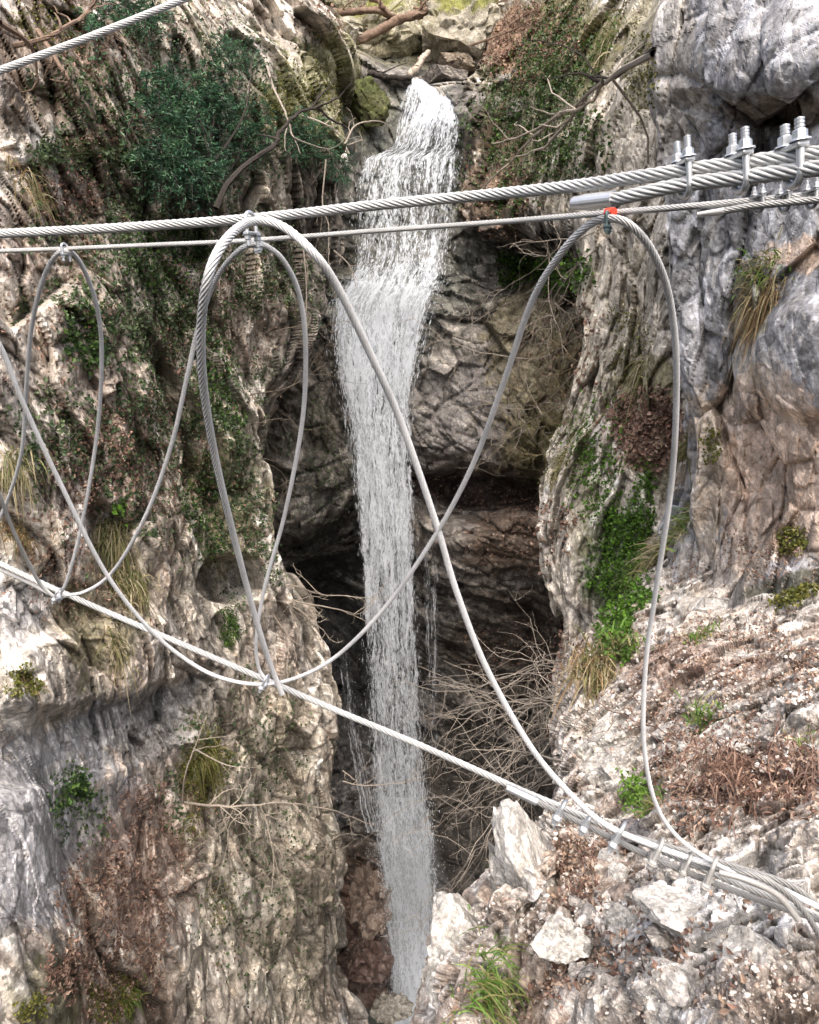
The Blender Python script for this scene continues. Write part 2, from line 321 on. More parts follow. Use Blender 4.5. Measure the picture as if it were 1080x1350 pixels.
LC = [(-250, [(-350, 8), (-50, 10), (60, 12), (150, 14), (230, 16), (290, 18.5), (340, 22), (350, 27)]),
      (-50, [(-350, 7), (-50, 9), (70, 10.5), (170, 12.5), (260, 14.7), (330, 17.2), (378, 20), (390, 25)]),
      (80, [(-350, 6.5), (-50, 8.5), (90, 10), (210, 12), (320, 14.2), (395, 16.8), (446, 19.3), (455, 24)]),
      (200, [(-350, 6), (-50, 8), (90, 9.5), (210, 11.5), (320, 13.5), (400, 16), (455, 18.5), (460, 24)]),
      (330, [(-350, 6), (-50, 7.5), (90, 9), (200, 11), (300, 13), (380, 15.5), (440, 18), (450, 23)]),
      (450, [(-350, 5.5), (-50, 7.2), (90, 8.7), (190, 10.3), (270, 12), (340, 14), (400, 16.5), (400, 22)]),
      (580, [(-350, 5.5), (-50, 7), (90, 8.5), (180, 10), (250, 11.5), (310, 12.8), (350, 14.5), (345, 21)]),
      (700, [(-350, 5.2), (-50, 6.8), (90, 8.2), (180, 9.7), (250, 11.2), (310, 12.6), (347, 14), (340, 21)]),
      (820, [(-350, 5), (-50, 6.3), (90, 7.8), (190, 9.3), (270, 11), (340, 12.8), (405, 14.5), (400, 21)]),
      (950, [(-350, 4.6), (-50, 5.8), (90, 7.2), (200, 9), (290, 10.8), (370, 12.8), (428, 14.5), (420, 21)]),
      (1100, [(-350, 4.2), (-50, 5.2), (90, 6.5), (200, 8.5), (290, 10.3), (370, 12.3), (430, 14), (420, 21)]),
      (1250, [(-350, 3.8), (-50, 4.8), (90, 6), (200, 8), (300, 10), (380, 12), (445, 13.8), (440, 21)]),
      (1400, [(-350, 3.5), (-50, 4.4), (90, 5.6), (200, 7.5), (310, 9.6), (400, 11.8), (475, 13.6), (480, 21)]),
      (1650, [(-350, 3), (-50, 3.6), (90, 4.8), (200, 6.5), (330, 8.5), (430, 10.5), (510, 12.5), (520, 21)])]
cfgL = dict(face=.42, s=(1.5, .5, .22, .08), a=(.50, .24, .08, .018), a_lo=.5, s_lo=3.5, rot=rotm('Y', -17)@rotm('X', 12), aniso=(1, 1, .4),
    pal=(CREAM, PINK, WHITE, LICH),
    calm=[(20, 1080, 190, 160, 0, .8), (60, 1300, 130, 120, 0, .45)],
    dents=[(95, 985, 190, 55, -19, .2), (300, 765, 42, 34, 10, 1.6), (120, 880, 180, 60, -14, -.35), (250, 300, 60, 60, 0, .7), (235, 560, 30, 160, -18, .5), (355, 560, 20, 160, 0, .3)],
    paint=[(20, 1080, 170, 150, -15, BLUE, .9), (130, 960, 190, 34, -19, BLUE, .85), (20, 800, 60, 60, 0, BLUE, .7), (220, 950, 80, 50, -30, GREY, .7),  # BLUE below the overhang: grey-blue stone plus its shade, painted in
           (230, 150, 190, 170, 0, (.16, .15, .10), .55), (60, 60, 110, 110, 0, BROWN, .6), (110, 260, 60, 120, 20, BROWN, .5),
           (420, 130, 90, 80, 30, MOSS, .75), (490, 150, 30, 50, 0, (.12, .15, .02), .9),
           (230, 400, 170, 150, 0, (.24, .20, .15), .55), (270, 600, 90, 170, -12, (.17, .16, .10), .6), (90, 480, 90, 120, 0, (.36, .30, .25), .5), (380, 280, 80, 80, 0, (.14, .12, .09), .6), (190, 720, 70, 90, 0, (.34, .28, .22), .45), (420, 400, 70, 200, 0, DARK, .6, .3),
           (280, 680, 60, 120, 0, OLIVE, .6), (140, 600, 60, 80, 0, RUST, .5), (130, 800, 60, 110, 20, OLIVE, .65),
           (270, 1020, 34, 60, 5, OLIVE, .85), (170, 1160, 75, 130, 28, (.30, .20, .16), .55), (150, 1320, 90, 70, 0, (.2, .15, .11), .6), (50, 1320, 60, 60, 0, MOSS, .5),
           (360, 1150, 90, 230, 0, (.26, .25, .19), .45), (330, 960, 90, 80, 0, (.26, .23, .17), .5), (420, 1250, 40, 120, -10, (.10, .09, .07), .6)])
surface('left_cliff', LC, .62, cfgL)

def rowsY(px, tbl): return [(py, list(zip(px, ys))) for py, ys in tbl]
BW = rowsY((250, 380, 440, 500, 560, 640, 720, 800, 950), [
    (-250, (34, 36, 38, 40, 40, 38, 34, 30, 24)), (-50, (28, 29, 30, 31, 31, 30, 27, 23, 18)), (40, (23, 23.5, 24.5, 26, 26.5, 25.5, 22.5, 19, 15)),
    (95, (20.5, 20.5, 20.8, 21.8, 21.8, 21.2, 19, 16.5, 14)), (130, (19.8, 19.8, 19.9, 20.6, 20.6, 19.8, 18, 16, 13.5)), (200, (19.6, 19.5, 19.5, 20.1, 20.2, 19.6, 17.8, 15.5, 13)),
    (320, (19.8, 19.8, 19.8, 20.0, 20.0, 20.2, 19.2, 15.5, 13)), (375, (19.2, 18.9, 19., 19.2, 19.4, 19.6, 18.8, 15.5, 13)), (440, (18.8, 18.4, 18.9, 19.3, 18.9, 18.4, 17.5, 15.5, 13)),
    (590, (18.5, 17.8, 18.8, 19.6, 19, 18.4, 17.4, 16, 14)), (645, (18.8, 18.2, 19.4, 20.6, 20.8, 21.6, 21, 18.5, 16)), (695, (19, 18.8, 20.5, 21.5, 19.4, 18.9, 18.8, 17.5, 15)),
    (760, (23, 23, 24, 23, 19.8, 19.3, 19.2, 18, 16)), (850, (24, 25, 25.5, 24.5, 22.5, 21.5, 21, 18, 15)), (1000, (23, 24, 25, 24, 23, 22.6, 21.4, 18, 14)),
    (1130, (20, 20, 20.5, 20.6, 21, 21, 19, 16, 13)), (1340, (16.5, 16.6, 17, 17.8, 18, 17.5, 16, 14, 12)), (1600, (11, 11, 11.5, 12, 12, 12, 11, 10, 9))])
cfgB = dict(face=-.03, s=(1.6, .6, .24, .12), a=(.40, .22, .07, .02), a_lo=.5, s_lo=4., rot=rotm('Y', -62), aniso=(1, 1, .45),
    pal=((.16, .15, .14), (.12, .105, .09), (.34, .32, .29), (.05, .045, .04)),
    calm=[(530, 240, 120, 140, 0, .7)],
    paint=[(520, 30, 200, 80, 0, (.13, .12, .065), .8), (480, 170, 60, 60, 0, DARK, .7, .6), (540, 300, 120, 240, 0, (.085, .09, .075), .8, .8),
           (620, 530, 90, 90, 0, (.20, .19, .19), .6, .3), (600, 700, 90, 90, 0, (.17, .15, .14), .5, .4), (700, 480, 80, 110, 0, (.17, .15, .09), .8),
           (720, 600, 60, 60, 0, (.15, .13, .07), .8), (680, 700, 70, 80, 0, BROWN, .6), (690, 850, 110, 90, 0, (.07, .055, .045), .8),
           (640, 640, 130, 40, 15, (.07, .05, .045), .7), (430, 880, 90, 220, 0, (.03, .028, .026), .95), (390, 480, 90, 200, 0, (.10, .09, .07), .6),  # near-black blobs, here and just above, paint the caves' deep shade
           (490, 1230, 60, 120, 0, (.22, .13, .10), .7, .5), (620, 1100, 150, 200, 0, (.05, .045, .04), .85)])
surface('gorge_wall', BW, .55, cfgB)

RB = [(-250, [(640, 36), (660, 28), (720, 24), (790, 20), (860, 16), (930, 13), (1000, 11.5), (1100, 11)]),
      (-50, [(645, 32), (660, 25), (710, 21.5), (780, 18), (850, 14.5), (920, 12), (1000, 11), (1100, 10.5)]),
      (60, [(630, 29), (640, 21.5), (690, 19.2), (760, 16.5), (830, 13.5), (900, 11.5), (980, 10.6), (1100, 10.2)]),
      (130, [(618, 26), (622, 20), (680, 18.2), (750, 15.8), (820, 13), (890, 11), (980, 10.3), (1100, 10)]),
      (230, [(615, 26), (620, 19.3), (675, 17.5), (740, 15.2), (805, 12.5), (880, 10.8), (980, 10), (1100, 9.8)]),
      (290, [(618, 26), (625, 18.8), (680, 17), (740, 14.8), (800, 12.2), (870, 10.6), (980, 9.8), (1100, 9.6)]),
      (345, [(740, 24), (725, 18.2), (745, 16.2), (770, 14), (810, 11.9), (870, 10.3), (980, 9.6), (1100, 9.4)]),
      (430, [(775, 22), (768, 16), (778, 14), (795, 12.6), (825, 11.4), (870, 10.1), (980, 9.4), (1100, 9.2)]),
      (540, [(770, 22), (757, 15), (767, 13), (787, 12), (820, 11), (870, 9.9), (980, 9.2), (1100, 9)]),
      (600, [(745, 22), (727, 14), (737, 12.6), (765, 11.5), (810, 10.6), (870, 9.7), (980, 9), (1100, 8.8)]),
      (740, [(730, 22), (714, 13), (724, 11.7), (755, 10.7), (800, 9.9), (870, 9.2), (980, 8.6), (1100, 8.4)]),
      (840, [(770, 22), (752, 12), (765, 10.8), (790, 10), (830, 9.3), (880, 8.7), (980, 8.2), (1100, 8)]),
      (950, [(770, 22), (752, 11), (765, 9.8), (790, 9.2), (830, 8.7), (880, 8.2), (980, 7.8), (1100, 7.6)]),
      (1150, [(770, 22), (752, 10), (765, 9), (790, 8.5), (830, 8), (880, 7.6), (980, 7.2), (1100, 7)])]
cfgR = dict(face=-.25, s=(1.3, .45, .2, .08), a=(.40, .18, .065, .015), a_lo=.4, s_lo=3., rot=rotm('Y', 14), aniso=(1, 1, .42),
    pal=(CREAM, (.44, .41, .35), WHITE, (.22, .205, .175)),
    paint=[(825, 200, 60, 190, 8, (.56, .52, .45), .75), (800, 430, 50, 120, 0, (.50, .46, .38), .6), (748, 720, 36, 120, 0, (.60, .56, .50), .8), (870, 700, 60, 60, 0, (.5, .45, .4), .6), (700, 130, 110, 190, 20, (.12, .11, .06), .85), (700, 60, 70, 60, 0, RUST, .6), (650, 250, 60, 110, 0, BROWN, .8), (760, 60, 60, 80, 0, OLIVE, .7), (690, 310, 80, 40, 0, DARK, .8),
           (600, 150, 40, 150, 0, DARK, .8), (850, 60, 30, 90, 0, OLIVE, .6), 
           (855, 570, 60, 60, 0, RUST, .75), (850, 510, 50, 50, 0, OLIVE, .8), (820, 740, 50, 110, 0, GREEN, .7), (880, 620, 30, 50, 0, OLIVE, .6), (770, 640, 20, 100, 0, OLIVE, .5)])
surface('right_cliff', RB, .6, cfgR)

GC = [(-250, [(910, 12), (885, 8.5), (940, 7.5), (1010, 6.8), (1090, 6.2), (1200, 5.5), (1400, 4.5)]),
      (-50, [(905, 12), (878, 8.3), (930, 7.3), (1000, 6.6), (1080, 6), (1200, 5.3), (1400, 4.3)]),
      (90, [(900, 12), (880, 8), (925, 7.0), (1000, 6.2), (1080, 5.6), (1200, 5), (1400, 4)]),
      (160, [(900, 12), (882, 8), (925, 7.15), (1000, 6.4), (1080, 5.85), (1200, 5.1), (1400, 4.1)]),
      (300, [(905, 12), (888, 7.9), (930, 7.1), (1000, 6.4), (1080, 5.8), (1200, 5.1), (1400, 4.1)]),
      (420, [(915, 12), (897, 7.8), (940, 7.0), (1005, 6.2), (1080, 5.5), (1200, 4.8), (1400, 3.9)]),
      (520, [(920, 12), (905, 7.8), (945, 6.9), (1005, 6.2), (1080, 5.5), (1200, 4.8), (1400, 3.9)]),
      (640, [(915, 12), (902, 7.8), (940, 7.1), (1000, 6.4), (1080, 5.6), (1200, 4.8), (1400, 3.8)]),
      (740, [(890, 12), (880, 8.2), (930, 7.0), (1000, 6.1), (1080, 5.3), (1200, 4.5), (1400, 3.6)]),
      (860, [(880, 12), (880, 7.8), (930, 6.6), (1000, 5.7), (1080, 4.9), (1200, 4.2), (1400, 3.4)]),
      (1000, [(880, 12), (880, 7.6), (930, 6.4), (1000, 5.5), (1080, 4.7), (1200, 4), (1400, 3.2)])]
cfgG = dict(face=-.45, s=(1.5, .45, .15, .06), a=(.34, .10, .025, .008), a_lo=.3, s_lo=2.5, rot=rotm('Y', 24), aniso=(1, 1, .42),
    pal=((.385, .39, .41), (.31, .32, .35), (.52, .505, .48), (.19, .19, .20)),
    calm=[(1060, 470, 60, 110, 0, .7)],
    dents=[(1010, 140, 110, 26, 8, .09), (1060, 480, 60, 90, 0, -.2)],
    paint=[(1030, 150, 80, 30, 8, (.17, .13, .09), .7), (905, 80, 45, 190, 0, (.44, .41, .37), .7), (1060, 335, 50, 26, -10, PEACH, .9), (1000, 560, 90, 90, -40, PEACH, .6), (1030, 640, 110, 120, 20, PEACH, .85),
           (930, 620, 30, 120, 0, (.42, .36, .29), .7), (980, 760, 110, 60, 0, (.36, .32, .28), .7), (1060, 790, 50, 50, 0, (.30, .31, .34), .8), (1000, 400, 30, 60, 0, OLIVE, .6),
           (1050, 770, 60, 14, -20, (.06, .06, .03), .8), (1040, 710, 26, 24, 0, BROWN, .7)])
surface('grey_cliff', GC, .62, cfgG)

FS = [(700, [(840, 11.5), (870, 9.4), (910, 8.4), (960, 7.5), (1030, 7), (1100, 6.5), (1300, 5.6)]),
      (750, [(820, 11.5), (850, 8.8), (900, 7.6), (960, 6.8), (1030, 6.2), (1100, 5.8), (1300, 5)]),
      (800, [(800, 12), (830, 8), (890, 6.8), (960, 6.0), (1030, 5.4), (1100, 5), (1300, 4.5)]),
      (860, [(740, 12), (780, 7.5), (860, 6), (940, 5.1), (1020, 4.5), (1100, 4.1), (1300, 3.7)]),
      (950, [(730, 12), (745, 6.5), (840, 5), (930, 4.1), (1010, 3.6), (1100, 3.2), (1300, 2.9)]),
      (1050, [(735, 12), (745, 5), (820, 4), (900, 3.3), (1000, 2.9), (1100, 2.6), (1300, 2.4)]),
      (1110, [(690, 12), (712, 4.3), (785, 3.6), (870, 3.0), (980, 2.5), (1100, 2.25), (1300, 2)]),
      (1200, [(600, 12), (622, 3.9), (715, 3.3), (820, 2.7), (950, 2.2), (1100, 1.9), (1300, 1.7)]),
      (1290, [(560, 12), (580, 3.5), (690, 2.9), (810, 2.4), (950, 1.9), (1100, 1.65), (1300, 1.4)]),
      (1400, [(540, 12), (560, 3), (680, 2.5), (800, 2.05), (950, 1.65), (1100, 1.4), (1300, 1.2)]),
      (1600, [(500, 12), (530, 2.4), (660, 1.9), (800, 1.5), (950, 1.2), (1100, 1.), (1300, .9)])]
cfgF = dict(face=-.3, kf=.72, s=(.5, .16, .05, .04), a=(.12, .085, .034, .014), a_lo=.10, s_lo=1.2, rot=rotm('Y', 20), aniso=(1, 1, .8), mat=M_ROCKN,
    pal=((.46, .425, .39), (.37, .305, .26), (.66, .64, .61), (.24, .19, .155)),
    dents=[(930, 1255, 190, 130, -20, -.1), (790, 1290, 60, 40, 0, .07), (860, 1170, 40, 30, 0, .06), (1060, 940, 30, 30, 0, -.06)],
    paint=[(930, 1260, 150, 120, -20, (.60, .59, .585), .9), (960, 1210, 110, 50, 10, (.74, .73, .72), .8), (985, 1310, 90, 50, 0, (.44, .37, .32), .7), (1020, 1160, 90, 40, 15, (.66, .64, .61), .7), (700, 1330, 100, 60, 0, (.40, .32, .27), .6),
           (780, 1160, 80, 70, 0, (.42, .33, .27), .5), (1000, 1030, 110, 50, -8, (.30, .19, .15), .7), (830, 1100, 40, 20, 0, (.12, .12, .13), .6), (920, 880, 130, 40, 0, (.36, .25, .20), .5),
           (1050, 925, 34, 22, 0, (.58, .56, .54), .9), (1000, 975, 50, 20, 0, (.5, .48, .46), .7), (800, 990, 40, 60, 0, (.54, .53, .49), .7), (940, 800, 90, 40, 0, (.6, .56, .51), .7), (1000, 720, 90, 30, 0, RUST, .6)])
surface('scree_slope', FS, .72, cfgF)

# ------------------------------------------------------------------ what is seen where: picking points on the terrain
AP = np.concatenate([s[0] for s in SURF]); AN = np.concatenate([s[1] for s in SURF]); SID = np.concatenate([np.full(len(s[0]), i) for i, s in enumerate(SURF)])
BIN = 3; GWX, GWY = 1080//BIN+1, 1350//BIN+1
_x, _y, _d = proj(AP); ok = (_x >= 0) & (_x < 1080) & (_y >= 0) & (_y < 1350) & (_d > .1)
idx = np.nonzero(ok)[0]; idx = idx[np.argsort(-_d[idx])]
ZB = np.full((GWY, GWX), -1, np.int64); ZB[(_y[idx]//BIN).astype(int), (_x[idx]//BIN).astype(int)] = idx
for _ in range(12):      # close the few empty bins from their neighbours
    if (ZB >= 0).all(): break
    for ax, sh_ in ((0, 1), (0, -1), (1, 1), (1, -1)): ZB = np.where(ZB < 0, np.roll(ZB, sh_, ax), ZB)
def pick(px, py):
    px = np.atleast_1d(px).astype(float); py = np.atleast_1d(py).astype(float)
    bx = np.clip(px//BIN, 1, GWX-2).astype(int); by = np.clip(py//BIN, 1, GWY-2).astype(int)
    c = np.stack([ZB[by+j, bx+i] for j in (-1, 0, 1) for i in (-1, 0, 1)], -1)
    dd = np.where(c < 0, 1e9, _d[c]); ctr = c[:, 4]; best = c[np.arange(len(c)), dd.argmin(1)]
    return np.where(ctr >= 0, ctr, best)
def at(px, py, lift=0.):
    i = pick(px, py)[0]; return AP[i]+AN[i]*lift
RNG = np.random.RandomState(11)
def leaf_quads(mb, P, Nn, size, cols, aspect=.8, flat=.5, fold=.25):
    """one folded four-cornered leaf per point"""
    n = len(P); s = (size*(.6+.8*RNG.rand(n)))[:, None]
    nn = Nn+RNG.normal(size=(n, 3))*flat; nn /= np.linalg.norm(nn, axis=1)[:, None]
    a = np.cross(nn, RNG.normal(size=(n, 3))); a /= np.linalg.norm(a, axis=1)[:, None]+1e-9
    b = np.cross(nn, a)
    V = np.stack([P-a*s*.5, P+b*s*.5*aspect+nn*s*fold, P+a*s*.5, P-b*s*.5*aspect+nn*s*fold], 1).reshape(-1, 3)
    ii = np.arange(n)[:, None]*4; F = np.concatenate([ii+np.array([[0, 1, 2]]), ii+np.array([[0, 2, 3]])])
    cols = np.asarray(cols, np.float32); c = cols[RNG.randint(len(cols), size=n)]*(.7+.6*RNG.rand(n))[:, None]
    mb.add(V, F, np.repeat(c, 4, 0))
def scatter(mb, blobs, size, cols, lift=(0, .05), aspect=.8, flat=.5, fold=.25, ns=.5, edge=.5):
    """blobs: (cx, cy, rx, ry, angle, count)"""
    for cx, cy, rx, ry, ang, cnt in blobs:
        u = RNG.uniform(-1.15, 1.15, (cnt*2, 2)); a = math.radians(ang)
        px = cx+u[:, 0]*rx*math.cos(a)-u[:, 1]*ry*math.sin(a); py = cy+u[:, 0]*rx*math.sin(a)+u[:, 1]*ry*math.cos(a)
        k = (px > 1) & (px < 1078) & (py > 1) & (py < 1348); px, py, u = px[k], py[k], u[k]
        i = pick(px, py); P = AP[i]; k = (i >= 0) & (1-np.hypot(u[:, 0], u[:, 1])+edge*1.4*fbm(P, ns, 3, 5.) > RNG.rand(len(P))*.35)
        i = i[k]; P = AP[i]; n = len(P)
        if not n: continue
        P = P+RNG.normal(size=(n, 3))*.012*np.minimum(2.5, _d[i]/5)[:, None]+AN[i]*(lift[0]+(lift[1]-lift[0])*RNG.rand(n)**1.5)[:, None]
        leaf_quads(mb, P, AN[i], size*np.ones(n), cols, aspect, flat, fold)
G_IVY = [(.035, .075, .02), (.05, .10, .025), (.03, .06, .022), (.08, .14, .03)]
G_PALE = [(.10, .14, .07), (.13, .17, .09), (.06, .10, .05), (.08, .12, .045)]
G_BRIGHT = [(.08, .17, .02), (.11, .22, .03), (.06, .13, .02), (.05, .10, .02)]
G_YEW = [(.05, .125, .07), (.07, .16, .085), (.04, .095, .055), (.10, .20, .10)]
G_MOSS = [(.14, .15, .03), (.10, .115, .03), (.18, .17, .05)]
C_RUST = [(.21, .125, .095), (.28, .18, .135), (.15, .09, .07), (.36, .26, .20), (.11, .07, .055), (.22, .16, .12)]
C_DRY = [(.34, .27, .14), (.26, .21, .10), (.40, .34, .20), (.20, .19, .08)]
def tube(mb, pts, r0, r1, sides=4, col=None, cap=False):
    p = np.asarray(pts, float); n = len(p); t = np.gradient(p, axis=0); t /= np.linalg.norm(t, axis=1)[:, None]+1e-9
    ref = np.array((.31, .17, .93)) if abs(t[0, 2]) < .8 else np.array((.9, .3, .1))
    a = np.cross(t, ref); a /= np.linalg.norm(a, axis=1)[:, None]+1e-9; b = np.cross(t, a)
    th = np.arange(sides)*2*math.pi/sides; r = np.linspace(r0, r1, n)[:, None, None]
    V = p[:, None]+r*(np.cos(th)[None, :, None]*a[:, None]+np.sin(th)[None, :, None]*b[:, None])
    i = np.arange(n-1)[:, None]*sides; j = np.arange(sides)[None]; j2 = (j+1) % sides
    F = np.stack([i+j, i+j2, i+sides+j2, i+sides+j], -1).reshape(-1, 4)
    V = V.reshape(-1, 3)
    if cap:
        V = np.concatenate([V, p[:1], p[-1:]]); c0, c1 = n*sides, n*sides+1
        jj = np.arange(sides); k2 = (jj+1) % sides
        F = np.concatenate([F, np.stack([k2, jj, np.full(sides, c0), np.full(sides, c0)], -1), np.stack([(n-1)*sides+jj, (n-1)*sides+k2, np.full(sides, c1), np.full(sides, c1)], -1)])
        F = F if True else F
    mb.add(V, F, col)
def smooth_line(P, n): P = np.asarray(P, float); return cr(P, np.linspace(0, len(P)-1, n))
M_STEM = mat_plain('green_stem', (.12, .14, .05))
def patch(name, label, cat, blobs, size, cols, mat=None, kind=None, group=None, **kw):
    mb = MB(); scatter(mb, blobs, size, cols, **kw)
    if not mb.V: return None
    if cat == 'weed' or cat == 'fern':
        o0 = at(blobs[0][0], blobs[0][1]); root = empty(name, o0); st = MB(); V = np.concatenate(mb.V); q = V[::max(1, len(V)//40)]
        for v in q: tube(st, smooth_line([o0, (o0+v)/2+np.array((0, 0, .03)), v], 5), .003, .0015, 3)
        link('stem', st.mesh('stem', M_STEM, org=o0), root); link('foliage', mb.mesh('foliage', mat or M_LEAF, org=o0), root); return tag(root, label, cat, group, kind)
    o0 = at(blobs[0][0], blobs[0][1]); o = link(name, mb.mesh(name, mat or M_LEAF, org=o0), loc=o0)
    return tag(o, label, cat, group, kind)
#VEGETATION
# ------------------------------------------------------------------ stones and boulders
def ico(n):
    b = bmesh.new(); bmesh.ops.create_icosphere(b, subdivisions=n, radius=1); V = np.array([v.co[:] for v in b.verts], np.float32)
    F = np.array([[v.index for v in f.verts] for f in b.faces], np.int32); b.free(); return V, F
ICO = {n: ico(n) for n in (1, 2, 3, 4, 5)}
def planed(V, seed, cuts=10, depth=.75):
    """a ball cut by random planes: an angular rock"""
    r = np.random.RandomState(seed); V = V.copy()
    for _ in range(cuts):
        n = r.normal(size=3); n /= np.linalg.norm(n); h = r.uniform(depth-.2, depth+.12); d = V@n
        V -= np.outer(np.maximum(d-h, 0), n)
    return V
def boulder(name, label, px, py, wpx, hpx, seed, pal, lift=0., deep=1., tilt=0., sub=5, cuts=12, rough=.05, cat='rock', paint=(), Yoff=0., group=None, spin=None, P0=None, depthcut=.72, mat=None, wet=0.):
    P = (at(px, py) if P0 is None else P0).astype(float).copy(); P[1] += Yoff
    dd = proj(P)[2]; sx, sz = wpx/2*dd/FPX, hpx/2*dd/FPX; sy = (sx+sz)/2*deep
    V, F = ICO[sub]; V = planed(V, seed, cuts, depthcut)
    R = np.array(Matrix.Rotation(math.radians(tilt), 3, 'Y')@Matrix.Rotation(seed*1.7 if spin is None else spin, 3, 'Z')@Matrix.Rotation(0, 3, 'X'), np.float32)
    V = V*np.array((sx, sy, sz), np.float32)*1.2; V = V@np.array(Matrix.Rotation(math.radians(tilt), 3, 'Y'), np.float32)
    m = min(sx, sz); wv = V+seed*3.1
    h, c, _r2 = cells(wv/(m*.5)); n = V/np.linalg.norm(V, axis=1)[:, None]
    V = V+n*(rough*m*(h*2.5-.8*np.exp(-c/.06))+rough*m*1.4*fbm(wv, m*.5, 4, 3.))[:, None]
    a = np.array(pal, np.float32); w1 = fbm(wv, m*.7, 4, 21., .65); w2 = fbm(wv, m*.25, 3, 51.)
    C = a[0]+(a[1]-a[0])*sstep(w1, -.15, .25)[:, None]; C += (a[2]-C)*sstep(w2, .1, .35)[:, None]*.8
    if len(a) > 3: C += (a[3]-C)*(sstep(n[:, 2]+w1*.9, .35, .75))[:, None]*.85     # moss on the upper side
    me = mesh_from(name, V, F, mat or M_ROCKN, np.concatenate([C, np.full((len(C), 1), wet)], 1), smooth=False)
    o = link(name, me, loc=P+np.array((0, 0, lift))); return tag(o, label, cat, group)
WHT = ((.60, .58, .545), (.50, .475, .435), (.33, .31, .285)); GRY = ((.34, .33, .31), (.25, .24, .22), (.45, .43, .40))
boulder('boulder', 'big mossy boulder left of the log above the waterfall lip', 495, 50, 158, 92, 3, ((.30, .28, .20), (.22, .20, .13), (.42, .40, .33), (.17, .18, .035)), deep=.8, tilt=8, P0=W(492, 54, 23.6), rough=.07)
boulder('boulder', 'pale round topped boulder right of the stream with yellow moss spots', 616, 46, 104, 96, 8, ((.27, .25, .20), (.20, .18, .13), (.34, .32, .27), (.17, .18, .03)), deep=.8, tilt=-22, P0=W(614, 50, 22.6), rough=.07, depthcut=.8)
boulder('boulder', 'dark flat slab beside the waterfall lip under the pale boulder', 592, 102, 74, 30, 12, ((.10, .09, .08), (.07, .06, .055), (.30, .28, .24)), deep=1.4, tilt=6, P0=W(590, 106, 21.3))
boulder('boulder', 'brown block wedged below the pale boulder above the slab', 600, 84, 52, 26, 14, ((.15, .12, .09), (.10, .08, .06), (.24, .21, .16)), P0=W(602, 84, 21.9))
boulder('boulder', 'grey stone under the log at the top left of the stream', 425, 42, 80, 60, 15, ((.30, .28, .22), (.2, .18, .12), (.4, .38, .33), (.14, .15, .04)), P0=W(425, 42, 21.8))
boulder('boulder', 'small dark mossy rock at the left side of the waterfall lip', 488, 142, 52, 54, 16, ((.10, .11, .04), (.06, .06, .03), (.12, .13, .05), (.06, .075, .02)), P0=W(484, 140, 19.9))
boulder('boulder', 'reddish rounded boulder at the foot of the waterfall', 492, 1185, 64, 90, 17, ((.17, .125, .10), (.10, .075, .06), (.27, .22, .18)), wet=.8, cuts=18, rough=.1, P0=W(492, 1188, 17.6))
boulder('boulder', 'dark red wet rock below the reddish boulder', 488, 1262, 76, 80, 18, ((.085, .055, .046), (.05, .038, .034), (.14, .10, .085)), wet=.9, cuts=18, rough=.1, P0=W(482, 1265, 16.6))
boulder('boulder', 'pale wet stone lying in the spray at the lowest edge', 520, 1328, 50, 30, 19, ((.20, .19, .165), (.13, .12, .10), (.28, .27, .24)), wet=.9, rough=.1, P0=W(515, 1330, 15.8))
# the jagged outcrops of the near slope
boulder('rock_spike', 'tall jagged white rock spike with a grey left side', 705, 1150, 66, 190, 23, WHT, tilt=24, deep=1.2, cuts=16, rough=.05, depthcut=.6, P0=W(708, 1152, 3.45))
boulder('rock_spike', 'low grey toothed rock leaning against the white spike', 672, 1172, 60, 130, 24, GRY, tilt=16, deep=1.2, cuts=16, depthcut=.62, P0=W(672, 1174, 3.6))
boulder('rock_block', 'rough white rock block above the stream at the slope edge', 608, 1250, 104, 120, 25, WHT, tilt=14, deep=1.1, cuts=14, rough=.06, P0=W(610, 1256, 3.4))
boulder('rock_block', 'white flat topped stone in the brown rubble below the spike', 740, 1240, 74, 42, 26, ((.62, .60, .56), (.52, .5, .46), (.38, .36, .33)), tilt=-6, lift=.01)
boulder('rock_block', 'small white wedge lying just under the cable clamps', 806, 1133, 46, 18, 27, WHT, tilt=12, lift=.01)
boulder('rock_block', 'white lump below the small wedge on brown soil', 815, 1152, 28, 22, 28, WHT, lift=.01)
boulder('rock_block', 'upright white stone left of the grey outcrop', 866, 1180, 22, 34, 29, WHT, tilt=10, lift=.02)
boulder('rock_block', 'pale fractured rock bedded in the leaf slope at the frame edge', 1050, 928, 62, 40, 30, ((.60, .58, .56), (.50, .49, .47), (.40, .39, .38)), lift=.01)
boulder('rock_block', 'grey slab half buried in grit under the dry leaves', 822, 1220, 60, 40, 31, GRY, tilt=-30)
boulder('rock_block', 'pale grey stone lower on the slope by the bright grass', 770, 1292, 50, 40, 32, ((.48, .44, .4), (.4, .36, .32), (.3, .27, .24)))
boulder('rock_block', 'rough blackish stone between the leaf heap and the cable', 838, 1100, 60, 22, 33, ((.12, .12, .13), (.17, .16, .16), (.09, .085, .08)))
